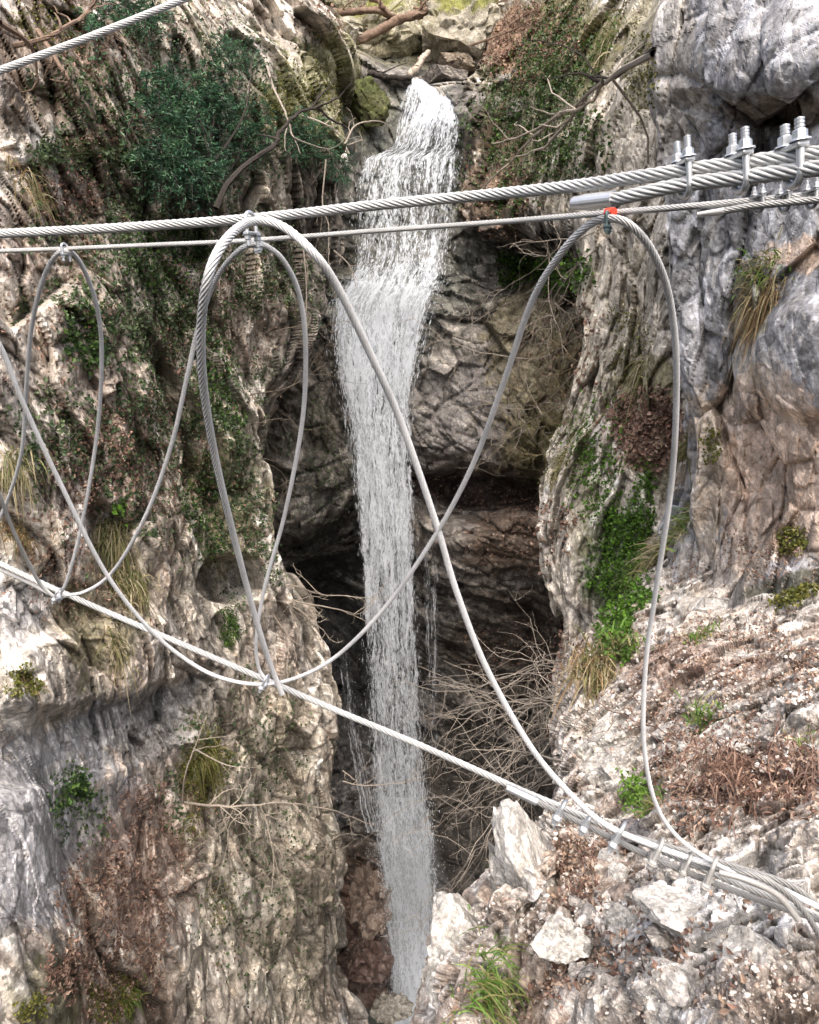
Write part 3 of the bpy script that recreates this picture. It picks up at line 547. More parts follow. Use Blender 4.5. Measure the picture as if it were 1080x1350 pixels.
for k_, (x_, y_, w_, h_, lb_) in enumerate([(905, 1205, 120, 60, 'long whitish ledge of rock just under the cable bundle'), (1010, 1260, 110, 70, 'broad pale rock hump at the lower right edge'), (900, 1290, 100, 60, 'grey white rock face at the bottom right of centre'), (790, 1210, 50, 34, 'cream stone half sunk in the brown soil'),
        (690, 1235, 44, 30, 'cream stone between the white block and the flat topped stone'), (985, 975, 56, 26, 'pale flat rock above the dead fern heap'), (880, 960, 46, 26, 'pale rock left of the green tuft on the slope'), (940, 800, 70, 30, 'light rock at the top of the litter slope'), (810, 1010, 40, 60, 'grey rock at the slope edge beside the weed')]):
    boulder('rock_block', lb_, x_, y_, w_, h_, 60+k_, WHT if k_ in (0, 1, 5) else ((.56, .54, .51), (.47, .44, .41), (.36, .33, .31)), tilt=(-12, 8, -20, 10, -8, 4, 12, -6, 20)[k_], deep=1.1, depthcut=.66, cuts=14, rough=.05, lift=-.02)
# small loose stones: a few shapes, many copies
MARKS = [(700, 1150, 'beside the tall white rock spike'), (780, 1110, 'just under the cable clamp row'), (740, 1240, 'round the flat topped white stone'), (650, 1300, 'beside the bottom green grass tuft'), (770, 1292, 'by the pale grey stone low on the slope'),
    (866, 1180, 'left of the pale outcrop under the bundle'), (930, 1260, 'on the pale grey outcrop'), (1040, 1300, 'in the bottom right corner'), (850, 1310, 'below the outcrop at the bottom edge'), (932, 950, 'round the small green grass tuft on the slope'),
    (1050, 925, 'beside the pale fractured rock at the right edge'), (990, 1030, 'in the dead fern heap'), (850, 1050, 'by the bright weed under the hanging cable'), (900, 850, 'at the top of the leaf covered slope'), (790, 930, 'on the slope edge by the dry grass'), (1040, 860, 'in dead leaves under the grey cliff')]
M_STONE = mat_rock('loose_stone', .7, .16, speck=.5)
stone_me = []
for k in range(12):
    V, F = ICO[3]; V = planed(V, 100+k, 13, .6)*np.array((1, .8, .55), np.float32); V = V*(1+.10*perlin(V*3+k)+.05*perlin(V*9+k))[:, None]
    c0 = np.array([(.76, .73, .69), (.64, .59, .54), (.46, .38, .33)][k % 3], np.float32)
    stone_me.append(mesh_from('stone', V, F, M_STONE, np.tile(np.append(c0, 0), (len(V), 1))))
def stones(cnt, region, smin, smax, label, group, seed):
    r = np.random.RandomState(seed); k = 0; tries = 0
    while k < cnt and tries < cnt*20:
        tries += 1; cx, cy, rx, ry = region[r.randint(len(region))]; px, py = r.normal(cx, rx*.6), r.normal(cy, ry*.6)
        if not (4 < px < 1075 and 4 < py < 1345): continue
        i = pick(px, py)[0]
        if i < 0 or SID[i] != 4: continue
        s = (smin+(smax-smin)*r.rand()**3.2)*.5
        o = link('stone', stone_me[r.randint(12)]); o.location = AP[i]+AN[i]*s*.25; o.scale = (s*r.uniform(.8, 1.3), s*r.uniform(.8, 1.2), s*r.uniform(.7, 1.1))
        o.rotation_euler = (r.uniform(-.5, .5), r.uniform(-.5, .5), r.uniform(0, 6.3))
        tone = ('white', 'cream', 'brownish')[stone_me.index(o.data) % 3]; near = min(MARKS, key=lambda m: (m[0]-px)**2+(m[1]-py)**2)[2]; big = 'larger' if s > (smin+smax)*.22 else 'small'
        tag(o, '%s %s stone lying %s' % (big, tone, near), 'stone', '%s %s stones %s' % (big, tone, near)); k += 1
stones(130, [(760, 1180, 90, 90), (700, 1290, 110, 50), (850, 1170, 60, 50), (820, 1290, 90, 60)], .025, .15, 'small pale limestone chip lying loose on the brown rubble below the cable', 'loose limestone chips below the cable', 1)
stones(90, [(900, 880, 120, 40), (960, 960, 110, 60), (1040, 1000, 50, 60)], .03, .15, 'small pale stone lying among dead leaves on the slope above the cable', 'pale stones among the dead leaves', 2)
stones(60, [(980, 1240, 110, 90), (900, 1310, 90, 30)], .012, .045, 'grey white grit stone lying on the pale outcrop at the bottom', 'grit stones on the pale outcrop', 3)
mb = MB(); V1, F1 = ICO[1]
for cx, cy, rx, ry, cnt in [(740, 1200, 130, 120, 4200), (930, 930, 170, 120, 2600), (1000, 1300, 120, 50, 900)]:
    px = RNG.normal(cx, rx*.6, cnt); py = RNG.normal(cy, ry*.6, cnt); k = (px > 2) & (px < 1078) & (py > 2) & (py < 1348); i = pick(px[k], py[k])
    i = i[(i >= 0)]; i = i[SID[i] == 4]; i = i[fbm(AP[i], .35, 3, 5.) > -.12]; s = (.0022+.0095*RNG.rand(len(i))**3)*np.clip(_d[i]/3, .8, 2)
    cc = np.array([(.72, .69, .65), (.58, .52, .47), (.38, .29, .24), (.50, .45, .41)], np.float32)[RNG.randint(4, size=len(i))]
    V0 = V1[None]*(s[:, None, None])*RNG.uniform(.5, 1.4, (len(i), 1, 3))*(1+.22*RNG.normal(size=(len(i), len(V1), 1)))+(AP[i]+AN[i]*s[:, None]*.4+RNG.normal(size=(len(i), 3))*.01)[:, None]
    mb.add(V0.reshape(-1, 3), (F1[None]+(np.arange(len(i))*len(V1))[:, None, None]).reshape(-1, 3), np.repeat(cc, len(V1), 0))
tag(link('gravel', mb.mesh('gravel', M_ROCKN)), 'pale gravel and grit over the near slope', kind='stuff')

# ------------------------------------------------------------------ leaves, litter, ivy
H = 'stuff'
patch('leaf_litter', 'rust brown dead leaves lodged on the left cliff', None, [(165, 1165, 70, 130, 28, 2300), (300, 1120, 90, 160, 0, 500), (90, 450, 80, 120, 0, 500), (150, 1310, 80, 60, 0, 1800), (130, 610, 80, 70, 0, 1500), (240, 640, 60, 80, 0, 900), (100, 760, 90, 60, 0, 500), (110, 250, 60, 100, 20, 1500), (180, 60, 110, 70, 0, 1200), (300, 430, 80, 110, 10, 1600), (240, 560, 50, 120, -15, 900), (300, 350, 80, 50, 0, 700), (50, 700, 60, 60, 0, 300), (330, 700, 30, 80, 0, 300)], .05, C_RUST, M_LITTER, H, edge=1.1, aspect=.55)
patch('leaf_litter', 'russet dead leaves on the right bank beside the falls', None, [(700, 60, 80, 50, -20, 2200), (660, 250, 50, 80, 0, 1000), (850, 570, 55, 55, 0, 1500), (690, 700, 80, 60, 0, 700), (620, 650, 100, 20, 10, 600), (690, 860, 80, 50, 0, 900), (490, 1180, 40, 80, 0, 300), (740, 460, 60, 90, 0, 500), (500, 20, 120, 40, 0, 900)], .07, C_RUST, M_LITTER, H)
patch('leaf_litter', 'brown and rust dead leaves covering the near slope', None, [(1000, 735, 100, 40, 0, 1200), (920, 860, 170, 45, 0, 2000), (900, 930, 120, 60, 20, 800), (1000, 1030, 120, 50, -8, 2300), (1060, 900, 40, 60, 0, 500), (770, 1150, 70, 40, 10, 1300), (900, 1000, 40, 60, 0, 800), (750, 1280, 60, 30, 0, 700), (700, 1310, 90, 40, 0, 300), (820, 1190, 80, 90, 0, 400), (980, 1250, 120, 90, 0, 160)], .028, C_RUST+[(.42, .30, .22), (.38, .3, .24)], M_LITTER, H, fold=.22, lift=(0, .025), edge=1.2, aspect=.5, flat=.8, ns=.35)
patch('moss', 'olive moss cushions on the cliff ledges', None, [(420, 130, 80, 60, 20, 4200), (495, 150, 25, 35, 0, 900), (500, 30, 90, 40, 0, 2000), (270, 1010, 32, 55, 5, 1600), (30, 900, 30, 22, 0, 400), (150, 1325, 40, 40, 0, 1200), (290, 1200, 20, 40, 0, 300), (250, 1090, 20, 30, 0, 300), (1045, 712, 24, 22, 0, 500), (1050, 788, 44, 12, -25, 700), (940, 590, 12, 24, 0, 150), (720, 590, 60, 60, 0, 1300), (830, 450, 30, 60, 0, 700), (845, 100, 22, 80, 0, 700), (620, 10, 50, 30, 0, 700), (60, 30, 60, 40, 0, 700), (40, 1330, 30, 20, 0, 300)], .035, G_MOSS, M_LEAF, H, flat=1.2, lift=(0, .04))
patch('ground_cover', 'small mixed green leaves creeping over the left cliff', None, [(230, 160, 180, 150, 0, 5600), (150, 360, 120, 120, 0, 3600), (250, 480, 110, 130, 0, 4600), (300, 640, 60, 130, -10, 3400), (180, 620, 120, 120, 0, 2600), (330, 340, 90, 70, 0, 2600), (380, 380, 60, 60, 0, 1200), (60, 560, 60, 120, 0, 800), (350, 1150, 90, 200, 0, 1600), (330, 960, 80, 80, 0, 700), (420, 620, 50, 110, 0, 1200), (100, 1050, 40, 60, 10, 260), (230, 1060, 30, 40, 0, 200)], .055, G_PALE+[(.05, .07, .035)], M_LEAF, H, edge=.9, ns=.7)
patch('ivy', 'dark green ivy trailing over the left cliff under the evergreen shrub', 'ivy', [(235, 330, 60, 70, 0, 1500), (110, 440, 30, 60, 0, 500), (290, 500, 30, 90, -15, 900), (270, 670, 35, 70, -10, 900)], .06, G_IVY, lift=(0, .10))
patch('ivy', 'bright green ivy hanging down the pale buttress on the right', 'ivy', [(818, 740, 46, 70, -8, 3600), (815, 830, 26, 40, 0, 900), (800, 640, 36, 70, 10, 800), (770, 610, 20, 60, 10, 300), (850, 660, 16, 50, 0, 600), (790, 560, 50, 50, 0, 250)], .05, G_BRIGHT, lift=(0, .12), flat=.9)
patch('ivy', 'dark ivy mat on the steep bank right of the waterfall lip', 'ivy', [(690, 170, 80, 120, 25, 5200), (740, 70, 60, 70, 0, 1800), (760, 200, 50, 60, 0, 700)], .07, G_IVY+G_PALE[:2]+[(.10, .10, .05)], lift=(0, .25), flat=.9)
patch('evergreen_bush', 'green leafy bush on the dark ledge right of the falls', 'bush', [(690, 352, 40, 22, 0, 1200), (740, 360, 40, 34, 0, 1100), (680, 370, 20, 10, 0, 200)], .075, G_BRIGHT+G_IVY[:2], lift=(0, .4), flat=1.2)
patch('fern_clump', 'green fern hanging in the hollow under the left ledge', 'fern', [(302, 830, 14, 36, 0, 900), (310, 790, 18, 14, 0, 200)], .06, G_BRIGHT+G_IVY, lift=(0, .15), flat=1.2, aspect=.35)
patch('leafy_weed', 'small bright weed on the bare left cliff below the thin loops', 'weed', [(155, 672, 8, 9, 0, 120)], .06, G_BRIGHT, lift=(0, .12), flat=1.2)
patch('leafy_weed', 'dark leafy weed rooted in the grey blue rock at lower left', 'weed', [(100, 1040, 22, 16, 20, 260), (75, 1060, 8, 8, 0, 60)], .05, G_IVY, lift=(0, .12), flat=1.2)
patch('leafy_weed', 'pale bright green weed beside the hanging cable on the slope', 'weed', [(842, 1050, 18, 24, 0, 420)], .03, [(.16, .28, .05), (.12, .22, .04)], lift=(.02, .1), flat=1.0)
patch('leafy_weed', 'small green plant on the ledge at upper left beside brown rock', 'weed', [(160, 205, 34, 14, 0, 300), (60, 200, 30, 20, 0, 200)], .06, G_PALE, lift=(0, .12), flat=1.2)

# ------------------------------------------------------------------ branches
def grow(mb, pts, r, lvl, r_, nsub, lenf=.5, droop=.12, spread=.8, wig=.04):
    tube(mb, pts, r, r*.35, 4 if r < .02 else 6)
    if lvl <= 0: return
    L = np.linalg.norm(np.diff(pts, axis=0), axis=1).sum()
    for _ in range(nsub):
        k = r_.randint(max(1, len(pts)//6), len(pts)-1); t = pts[min(k+1, len(pts)-1)]-pts[k-1]; t /= np.linalg.norm(t)+1e-9
        d = t+r_.normal(size=3)*spread*np.array((1, .6, 1)); d /= np.linalg.norm(d); l = L*lenf*r_.uniform(.4, 1.1); m = 7
        q = [pts[k].copy()]
        for s in range(m):
            d = d+r_.normal(size=3)*wig*4+np.array((0, 0, -droop/m)); d /= np.linalg.norm(d); q.append(q[-1]+d*l/m)
        grow(mb, np.array(q), r*.62*(1-.4*k/len(pts)), lvl-1, r_, max(2, nsub-1), lenf, droop, spread, wig)
def twigs(name, label, lines, r, nsub=5, lvl=2, mat=None, seed=1, cat='branch', lenf=.45, droop=.1, spread=.8, jit=.02, group=None, wig=.05):
    """lines: control points (px, py, Y)"""
    r_ = np.random.RandomState(seed); mb = MB()
    for ln in lines:
        q = []
        for k_, (x_, y_, Y_) in enumerate(ln):      # the root on the rock, the rest just clear of it
            if 2 < x_ < 1078 and 2 < y_ < 1348:
                ys = Yat(x_, y_); Y_ = (ys-.01 if k_ == 0 and abs(ys-Y_) < 1.6 else min(Y_, ys-.04))
            q.append((x_, y_, Y_))
        ln = q; P = np.array([W(*c) for c in ln]); n = 6*len(P); Q = smooth_line(P, n); L = np.linalg.norm(P[0]-P[-1])
        Q = Q+np.cumsum(r_.normal(size=Q.shape)*L*jit*.35, 0)*(np.linspace(0, 1, n)[:, None])
        grow(mb, Q, r, lvl, r_, nsub, lenf, droop, spread, wig)
    o0 = W(*lines[0][0]); o = link(name, mb.mesh(name, mat or M_TWIG, org=o0), loc=o0); return tag(o, label, cat, group)
def Yat(px, py): return float(at(px, py)[1])
twigs('dead_branch', 'long pale dead branch reaching down left from the upper right rock', [[(862, 70, 10.5), (800, 105, 11.5), (770, 135, 12.5), (720, 165, 14), (670, 205, 15.5), (612, 250, 17)], [(770, 133, 12.5), (720, 195, 13.5), (680, 215, 14.5)], [(795, 108, 11.6), (740, 150, 13), (650, 195, 15)]], .035, 5, 1, seed=3, lenf=.28)
twigs('dead_branch', 'dark crooked branch end on the rock above the pale branch', [[(862, 68, 10.4), (820, 90, 11), (792, 103, 11.6), (788, 80, 11.6)]], .04, 3, 1, mat=M_DARKBARK, seed=4, lenf=.3)
twigs('tree_branch', 'dark bent trunk of the evergreen shrub on the left cliff', [[(285, 275, 11.2), (300, 245, 11.4), (330, 215, 11.8), (360, 195, 12), (365, 178, 12.1), (385, 158, 12.3), (420, 155, 12.8), (450, 180, 13.2)]], .045, 3, 1, mat=M_DARKBARK, seed=5, lenf=.25)
twigs('bare_branch', 'pale thin branches beside the top left of the falls', [[(350, 80, 13.5), (365, 130, 13.3), (385, 180, 13), (395, 210, 13)], [(390, 150, 14.8), (430, 165, 15.5), (455, 190, 16)], [(455, 190, 16.5), (470, 165, 17), (500, 160, 17.6), (530, 175, 18.2)], [(455, 192, 16.5), (480, 185, 17.5)]], .022, 3, 1, seed=6, lenf=.35)
twigs('bare_twig', 'thin hanging twigs crossing the main cable left of the falls', [[(430, 210, 14.5), (425, 270, 14.5), (435, 300, 14.5), (436, 340, 14.5), (440, 370, 14.4)], [(400, 320, 14), (403, 370, 14), (405, 420, 14)], [(440, 330, 15), (460, 350, 15), (470, 380, 15)]], .014, 5, 2, seed=7, lenf=.35)
twigs('bare_shrub', 'fan of bare grey twigs across the dark rock right of the falls', [[(795, 300, 11.5), (740, 330, 13), (690, 370, 15), (630, 400, 16.5)], [(785, 330, 12), (725, 380, 14), (690, 440, 15.5), (650, 470, 16.5)], [(760, 350, 12.5), (728, 400, 14), (725, 450, 14)], [(770, 440, 13.5), (700, 470, 15), (600, 455, 16.5), (560, 450, 17)], [(770, 480, 13), (700, 540, 15), (620, 520, 16)], [(760, 520, 13.5), (690, 560, 15), (640, 590, 16)]], .016, 7, 2, seed=8, lenf=.4, cat='shrub')
twigs('bare_shrub', 'dry olive brown twig tangle hanging under the cream rock strip', [[(780, 400, 12.6), (740, 440, 13.6), (700, 520, 14.5), (680, 560, 15)], [(790, 440, 12.5), (740, 480, 13.6), (715, 560, 14)], [(790, 470, 12.4), (730, 500, 14), (660, 540, 15.5)], [(780, 500, 12.5), (730, 590, 13.6), (690, 600, 14.5)]], .012, 9, 2, mat=mat_bark('olive_twig', (.12, .095, .045), (.26, .21, .12)), seed=9, lenf=.4, cat='shrub')
twigs('bare_shrub', 'dark spindly twigs on the shaded rock left of the falls', [[(330, 520, 14), (380, 510, 14.5), (430, 480, 15)], [(330, 560, 14), (370, 555, 14.5), (395, 575, 15)], [(350, 440, 14), (400, 430, 15), (440, 440, 16)], [(320, 600, 13.6), (370, 620, 14.6), (390, 660, 15)]], .012, 6, 2, mat=mat_bark('dull_twig', (.08, .065, .05), (.20, .16, .12)), seed=10, lenf=.4, cat='shrub')
twigs('bare_shrub', 'bare grey branches arching right from the ledge below the cave', [[(325, 775, 12.6), (380, 772, 13), (430, 785, 13.5), (490, 792, 14)], [(330, 780, 12.6), (390, 790, 13), (450, 800, 13.5), (480, 820, 14)], [(335, 778, 12.6), (400, 810, 13), (430, 850, 13.3)], [(340, 785, 12.6), (375, 830, 13), (395, 880, 13.2), (420, 900, 13.3)]], .02, 5, 2, seed=11, lenf=.35, cat='shrub')
twigs('bare_branch', 'long pale nearly level branch across the lower left cliff', [[(244, 1058, 9), (290, 1062, 9.2), (350, 1056, 9.5), (410, 1060, 10), (500, 1078, 11)]], .02, 8, 2, seed=12, lenf=.3, droop=.5)
twigs('bare_branch', 'forked pale twig rising above the level branch', [[(240, 1060, 9), (246, 1010, 9), (270, 945, 9.2)], [(252, 985, 9.1), (300, 1010, 9.4), (340, 1010, 9.8)]], .014, 2, 1, seed=13)
twigs('bare_twig', 'thin drooping twigs under the level branch', [[(290, 1062, 9.2), (310, 1120, 9.2), (350, 1180, 9.6)], [(350, 1058, 9.5), (362, 1130, 9.8), (372, 1180, 10)], [(410, 1060, 10), (425, 1110, 10.4), (440, 1130, 10.8)], [(330, 1060, 9.4), (300, 1100, 9.2), (330, 1200, 9.4)]], .01, 4, 1, seed=14)
twigs('bare_twig', 'wispy twig hooked over the lower fall', [[(452, 1030, 12.5), (480, 1035, 12.5), (530, 1028, 12.6), (570, 1020, 12.8)], [(452, 1016, 12.5), (470, 1030, 12.5)]], .014, 4, 1, seed=15)
M_PTWIG = mat_bark('pale_twig', (.20, .175, .145), (.46, .41, .35))
sh = [('large tangle of bare pale twigs filling the gorge below the buttress', [(790, 900, 8.2), (730, 880, 8.8), (650, 900, 9.6), (560, 885, 10.4)], 21),
      ('bare shrub with twigs bending to the stream under the first tangle', [(770, 930, 7.8), (700, 920, 8.6), (640, 950, 9.4), (575, 990, 10.2)], 22),
      ('low bare shrub whose tips curl beneath the foot cable', [(760, 970, 7.2), (700, 960, 8), (640, 1000, 8.6), (580, 1050, 9.4)], 23),
      ('bare twigs sweeping down over the dark pool behind the grass', [(745, 1010, 6.6), (690, 1020, 7.2), (630, 1070, 7.8), (580, 1120, 8.6)], 24)]
for lab, ln, sd_ in sh:
    r_ = np.random.RandomState(sd_); lines = []
    for q in range(7):
        o = r_.normal(size=2)*13; lines.append([(ln[0][0]+r_.normal()*6, ln[0][1]+r_.normal()*6, ln[0][2])]+[(x+o[0]*(k+1)*.6+r_.normal()*8, y+o[1]*(k+1)*1.1+r_.normal()*10, Y+r_.normal()*.25) for k, (x, y, Y) in enumerate(ln[1:])])
    twigs('bare_shrub', lab, lines, .0085, 4, 2, mat=M_PTWIG, seed=sd_, lenf=.27, cat='shrub', droop=.5, spread=.7, wig=.09)
bm = mat_bark('bramble', (.12, .06, .05), (.24, .15, .11))
for sd_, lab, ln in ((31, 'long thin dark red bramble arching over the leafy slope', [(770, 900, 5.6), (800, 930, 5), (860, 950, 4.4), (930, 970, 4), (950, 1010, 3.7)]),
        (32, 'lower dark bramble stem running right to the dead fern heap', [(880, 960, 4.4), (920, 1000, 3.9), (960, 1040, 3.4), (1000, 1060, 3)]),
        (33, 'thin bare stem standing in the middle of the dead fern heap', [(1020, 1050, 2.9), (1015, 1000, 2.9), (1030, 950, 2.95)]),
        (34, 'thin bare stem at the right frame edge behind the fern heap', [(1060, 1060, 2.6), (1075, 1010, 2.6), (1060, 980, 2.6)]),
        (35, 'thin stem rising left of the dead fern heap', [(980, 1040, 3), (960, 990, 3.1), (975, 960, 3.2)])):
    twigs('bramble_stem', lab, [ln], .0045, 4, 1, mat=bm, seed=sd_, cat='bramble')
def log(label, ctl, r0, r1, mat, seed, nsub=0):
    r_ = np.random.RandomState(seed); P = smooth_line([W(*c) for c in ctl], 26); P = P+np.cumsum(r_.normal(size=P.shape)*.012, 0); mb = MB()
    p = P; n = len(p); t = np.gradient(p, axis=0); t /= np.linalg.norm(t, axis=1)[:, None]; a = np.cross(t, (0, .2, 1)); a /= np.linalg.norm(a, axis=1)[:, None]; b = np.cross(t, a)
    th = np.arange(12)*math.pi/6; r = np.linspace(r0, r1, n)[:, None]*(1+.16*r_.normal(size=(n, 12)))
    V = p[:, None]+r[..., None]*(np.cos(th)[None, :, None]*a[:, None]+np.sin(th)[None, :, None]*b[:, None])
    V = np.concatenate([V.reshape(-1, 3), p[:1], p[-1:]]); i = np.arange(n-1)[:, None]*12; j = np.arange(12)[None]; j2 = (j+1) % 12
    F = np.stack([i+j, i+j2, i+12+j2, i+12+j], -1).reshape(-1, 4); jj = np.arange(12); k2 = (jj+1) % 12
    T = np.concatenate([F[:, [0, 1, 2]], F[:, [0, 2, 3]], np.stack([k2, jj, np.full(12, n*12)], -1), np.stack([(n-1)*12+jj, (n-1)*12+k2, np.full(12, n*12+1)], -1)])
    mb.add(V, T)
    for _ in range(nsub):
        k = r_.randint(4, n-3); d = r_.normal(size=3); d[2] = abs(d[2]); q = [p[k]]
        for s in range(6): d = d+r_.normal(size=3)*.3; q.append(q[-1]+d/np.linalg.norm(d)*.14)
        m2 = MB(); tube(m2, q, r1*.35, .01, 5); Fq = m2.F[0]; mb.add(m2.V[0], np.concatenate([Fq[:, [0, 1, 2]], Fq[:, [0, 2, 3]]]))
    o0 = p[0]; tag(link('fallen_log', mb.mesh('fallen_log', mat, smooth=True, org=o0), loc=o0), label, 'log')
log('thick brown log lying slanted over the mossy boulder', [(442, 66, 21.9), (480, 46, 21.9), (530, 22, 22.1), (565, 14, 22.6), (600, -14, 23.4)], .085, .13, M_LOG, 1, 5)
log('thinner brown log crossing above the mossy boulder', [(400, 26, 21.2), (440, 16, 21.8), (500, 14, 22.6), (530, 26, 23)], .10, .07, M_LOG, 2, 4)
log('dark wet log lying level just left of the waterfall lip', [(484, 96, 20.7), (510, 100, 20.8), (542, 104, 21)], .075, .06, M_DARKBARK, 3, 1)
log('short pale broken log jammed upright at the lip', [(538, 98, 21), (552, 84, 21.2), (562, 66, 21.6)], .085, .07, mat_bark('pale_bark', (.28, .22, .17), (.48, .43, .36), 12.), 4, 0)
log('dark thin stick resting on the mossy boulder under the logs', [(430, 22, 21.3), (455, 36, 21.5), (475, 40, 21.7)], .05, .04, M_DARKBARK, 5, 2)
log('slanted brown limb at the top edge over the stream', [(478, -8, 22.6), (500, 8, 22.6), (516, 24, 22.6)], .08, .05, M_LOG, 6, 2)
twigs('bare_twig', 'jumble of brown sticks caught between the two boulders', [[(545, 10, 22.4), (580, 20, 22.4), (600, 35, 22.4)], [(560, -5, 22.6), (590, 30, 22.5), (575, 50, 22.4)], [(620, -10, 22.4), (640, 5, 22.2), (690, -6, 22)]], .035, 5, 2, mat=M_LOG, seed=41, lenf=.4)
twigs('bare_twig', 'loose sticks over the leafy bank above the pale boulder', [[(650, 50, 20.5), (690, 20, 20), (730, -5, 19.5)], [(620, 60, 21), (680, 40, 20.2), (720, 20, 20)]], .03, 4, 1, mat=M_LOG, seed=42, lenf=.3)
twigs('bare_branch', 'brown slanting sticks on the upper left cliff under the top cable', [[(20, 60, 8), (60, 50, 8.4), (110, 20, 9), (140, -10, 9)], [(50, 40, 8.4), (80, 90, 8.6), (100, 130, 8.8)], [(0, 30, 7.6), (40, 60, 8), (50, 110, 8.2)]], .03, 4, 1, mat=M_LOG, seed=43, lenf=.3)

# evergreen shrub: sprays of narrow leaves on branching twigs
def evergreen(label, blobs, seed, Ysh=-.5):
    root = empty('evergreen_shrub', W(blobs[0][0], blobs[0][1]+60, Yat(blobs[0][0], blobs[0][1])+Ysh)); tag(root, label, 'shrub'); o0 = np.array(root.location)
    r_ = np.random.RandomState(seed); st = MB(); lf = MB(); base = o0
    for cx, cy, rx, ry, cnt in blobs:
        for _ in range(cnt):
            a = r_.uniform(0, 6.28); q = math.sqrt(r_.rand())*(.75+.45*abs(math.sin(a*2.5+cx))); px = cx+rx*q*math.cos(a); py = cy+ry*q*math.sin(a)
            Y = Yat(px, py)+Ysh*r_.uniform(-.1, 1.3); tip = W(px, py, Y); out = r_.normal(size=3)*.6+np.array((.2, -.6, -.25)); out /= np.linalg.norm(out)
            L = r_.uniform(.22, .5); pts = [tip+out*L*t_+np.array((0, 0, -.35*L*t_*t_)) for t_ in np.linspace(0, 1, 6)]
            tube(st, pts, .008, .003, 3)
            if r_.rand() < .03: tube(st, smooth_line([base, (base+tip)/2+r_.normal(size=3)*.15, tip], 8), .02, .008, 4)
            m = 20; t_ = r_.rand(m)[:, None]; P = tip+out*L*t_+np.array((0, 0, -.35*L))*t_*t_; sd2 = np.cross(out, (0, 0, 1.)); sd2 /= np.linalg.norm(sd2)+1e-9
            P = P+sd2*r_.normal(size=(m, 1))*.05+r_.normal(size=(m, 3))*.012
            n_ = np.cross(out, sd2); n_ = n_*np.sign(n_[2]); leaf_quads(lf, P, np.tile(n_, (m, 1)), np.full(m, .075), [G_YEW[r_.randint(4)]], .3, .5, .1)
    link('trunk', st.mesh('trunk', M_DARKBARK, org=o0), root); link('crown', lf.mesh('crown', M_LEAF, org=o0), root)
evergreen('big dark blue green evergreen shrub growing from the left cliff', [(265, 175, 74, 62, 380), (240, 130, 60, 40, 150), (300, 70, 30, 26, 70), (235, 222, 48, 26, 90), (265, 240, 30, 20, 50), (340, 160, 22, 40, 50)], 1)
evergreen('small dark green evergreen tuft left of the upper falls', [(410, 185, 34, 26, 110), (440, 215, 14, 24, 40), (395, 160, 18, 16, 30)], 2)
evergreen('dark evergreen sprigs at the top edge left of centre', [(150, 16, 50, 20, 50), (195, 24, 24, 18, 24)], 3)

# ------------------------------------------------------------------ grass tufts
def tuft(label, px, py, n, ln, cols, seed, rad=.1, droop=1., out=.5, name='grass_tuft', wdt=None, lean=(0, 0, 0), cat='grass tuft'):
    """blades rooted around one place; they rise, lean out from the rock and bend under their weight"""
    r_ = np.random.RandomState(seed); i = pick(px, py)[0]; P0 = AP[i]; Nn = AN[i]; mb = MB(); dpt = _d[i]; wdt = wdt or max(.0035, dpt*.0011)
    T1 = np.cross(Nn, (0, 0, 1)); T1 /= np.linalg.norm(T1)+1e-9; T2 = np.cross(T1, Nn); m = 6
    base = P0+(r_.normal(size=(n, 1))*T1+r_.normal(size=(n, 1))*T2)*rad*.6
    d0 = np.array((0, 0, 1.))+Nn*out+r_.normal(size=(n, 3))*.55+np.array(lean); d0 /= np.linalg.norm(d0, axis=1)[:, None]
    ln *= .68; n = int(n); L = ln*(.2+.95*r_.rand(n)**1.3); sd2 = np.cross(d0, Nn+r_.normal(size=(n, 3))*.6); sd2 /= np.linalg.norm(sd2, axis=1)[:, None]+1e-9
    dr = droop*(.4+1.0*r_.rand(n)); t = np.linspace(0, 1, m)
    C = base[:, None]+d0[:, None]*(L[:, None]*t)[..., None]; C[..., 2] -= (dr*L)[:, None]*t**2*.9
    w_ = (wdt*(1-t**2*.9))[None, :, None]
    V = np.stack([C-sd2[:, None]*w_, C+sd2[:, None]*w_], 2).reshape(-1, 3)
    a = (np.arange(n)[:, None]*m+np.arange(m-1)[None])*2; F = np.stack([a, a+1, a+3, a+2], -1).reshape(-1, 4)
    cols = np.array(cols, np.float32); c = cols[r_.randint(len(cols), size=n)]*(.75+.5*r_.rand(n))[:, None]
    mb.add(V, F, np.repeat(c, m*2, 0)); tag(link(name, mb.mesh(name, M_GRASS, org=P0), loc=P0), label, cat)
GG = [(.10, .20, .03), (.14, .26, .05), (.20, .30, .08), (.30, .27, .12)]; GD = [(.36, .31, .18), (.26, .23, .12), (.17, .18, .07), (.12, .14, .05), (.42, .37, .25)]; GB = [(.28, .19, .10), (.36, .27, .15), (.20, .14, .08)]
tuft('bright green grass tuft above the stream at the bottom of the picture', 640, 1318, 420, .34, GG, 1, .17, 1.0, .5)
tuft('yellow green grass tuft left of the white rock spike', 668, 1142, 330, .36, GG+GD[:1], 2, .09, 1.2, .5, lean=(-.3, 0, .1))
tuft('green grass tuft growing from the leafy slope above the bramble', 932, 950, 170, .22, GG, 3, .10, .7, .3)
tuft('tall bright green grass beside the pale weed under the hanging cable', 858, 1062, 120, .26, GG, 4, .1, .8, .4)
tuft('small green sprout at the top of the rubble slope', 922, 838, 90, .28, GG, 5, .12, .7, .3)
tuft('short green tuft at the right frame edge beside the pale rock', 1066, 985, 70, .14, GG, 6, .07, .7, .3)
tuft('dry straw grass hanging over the slope edge beneath the ivy', 790, 880, 420, .75, GD+GB, 7, .22, 1.3, .7, lean=(-.4, -.2, 0))
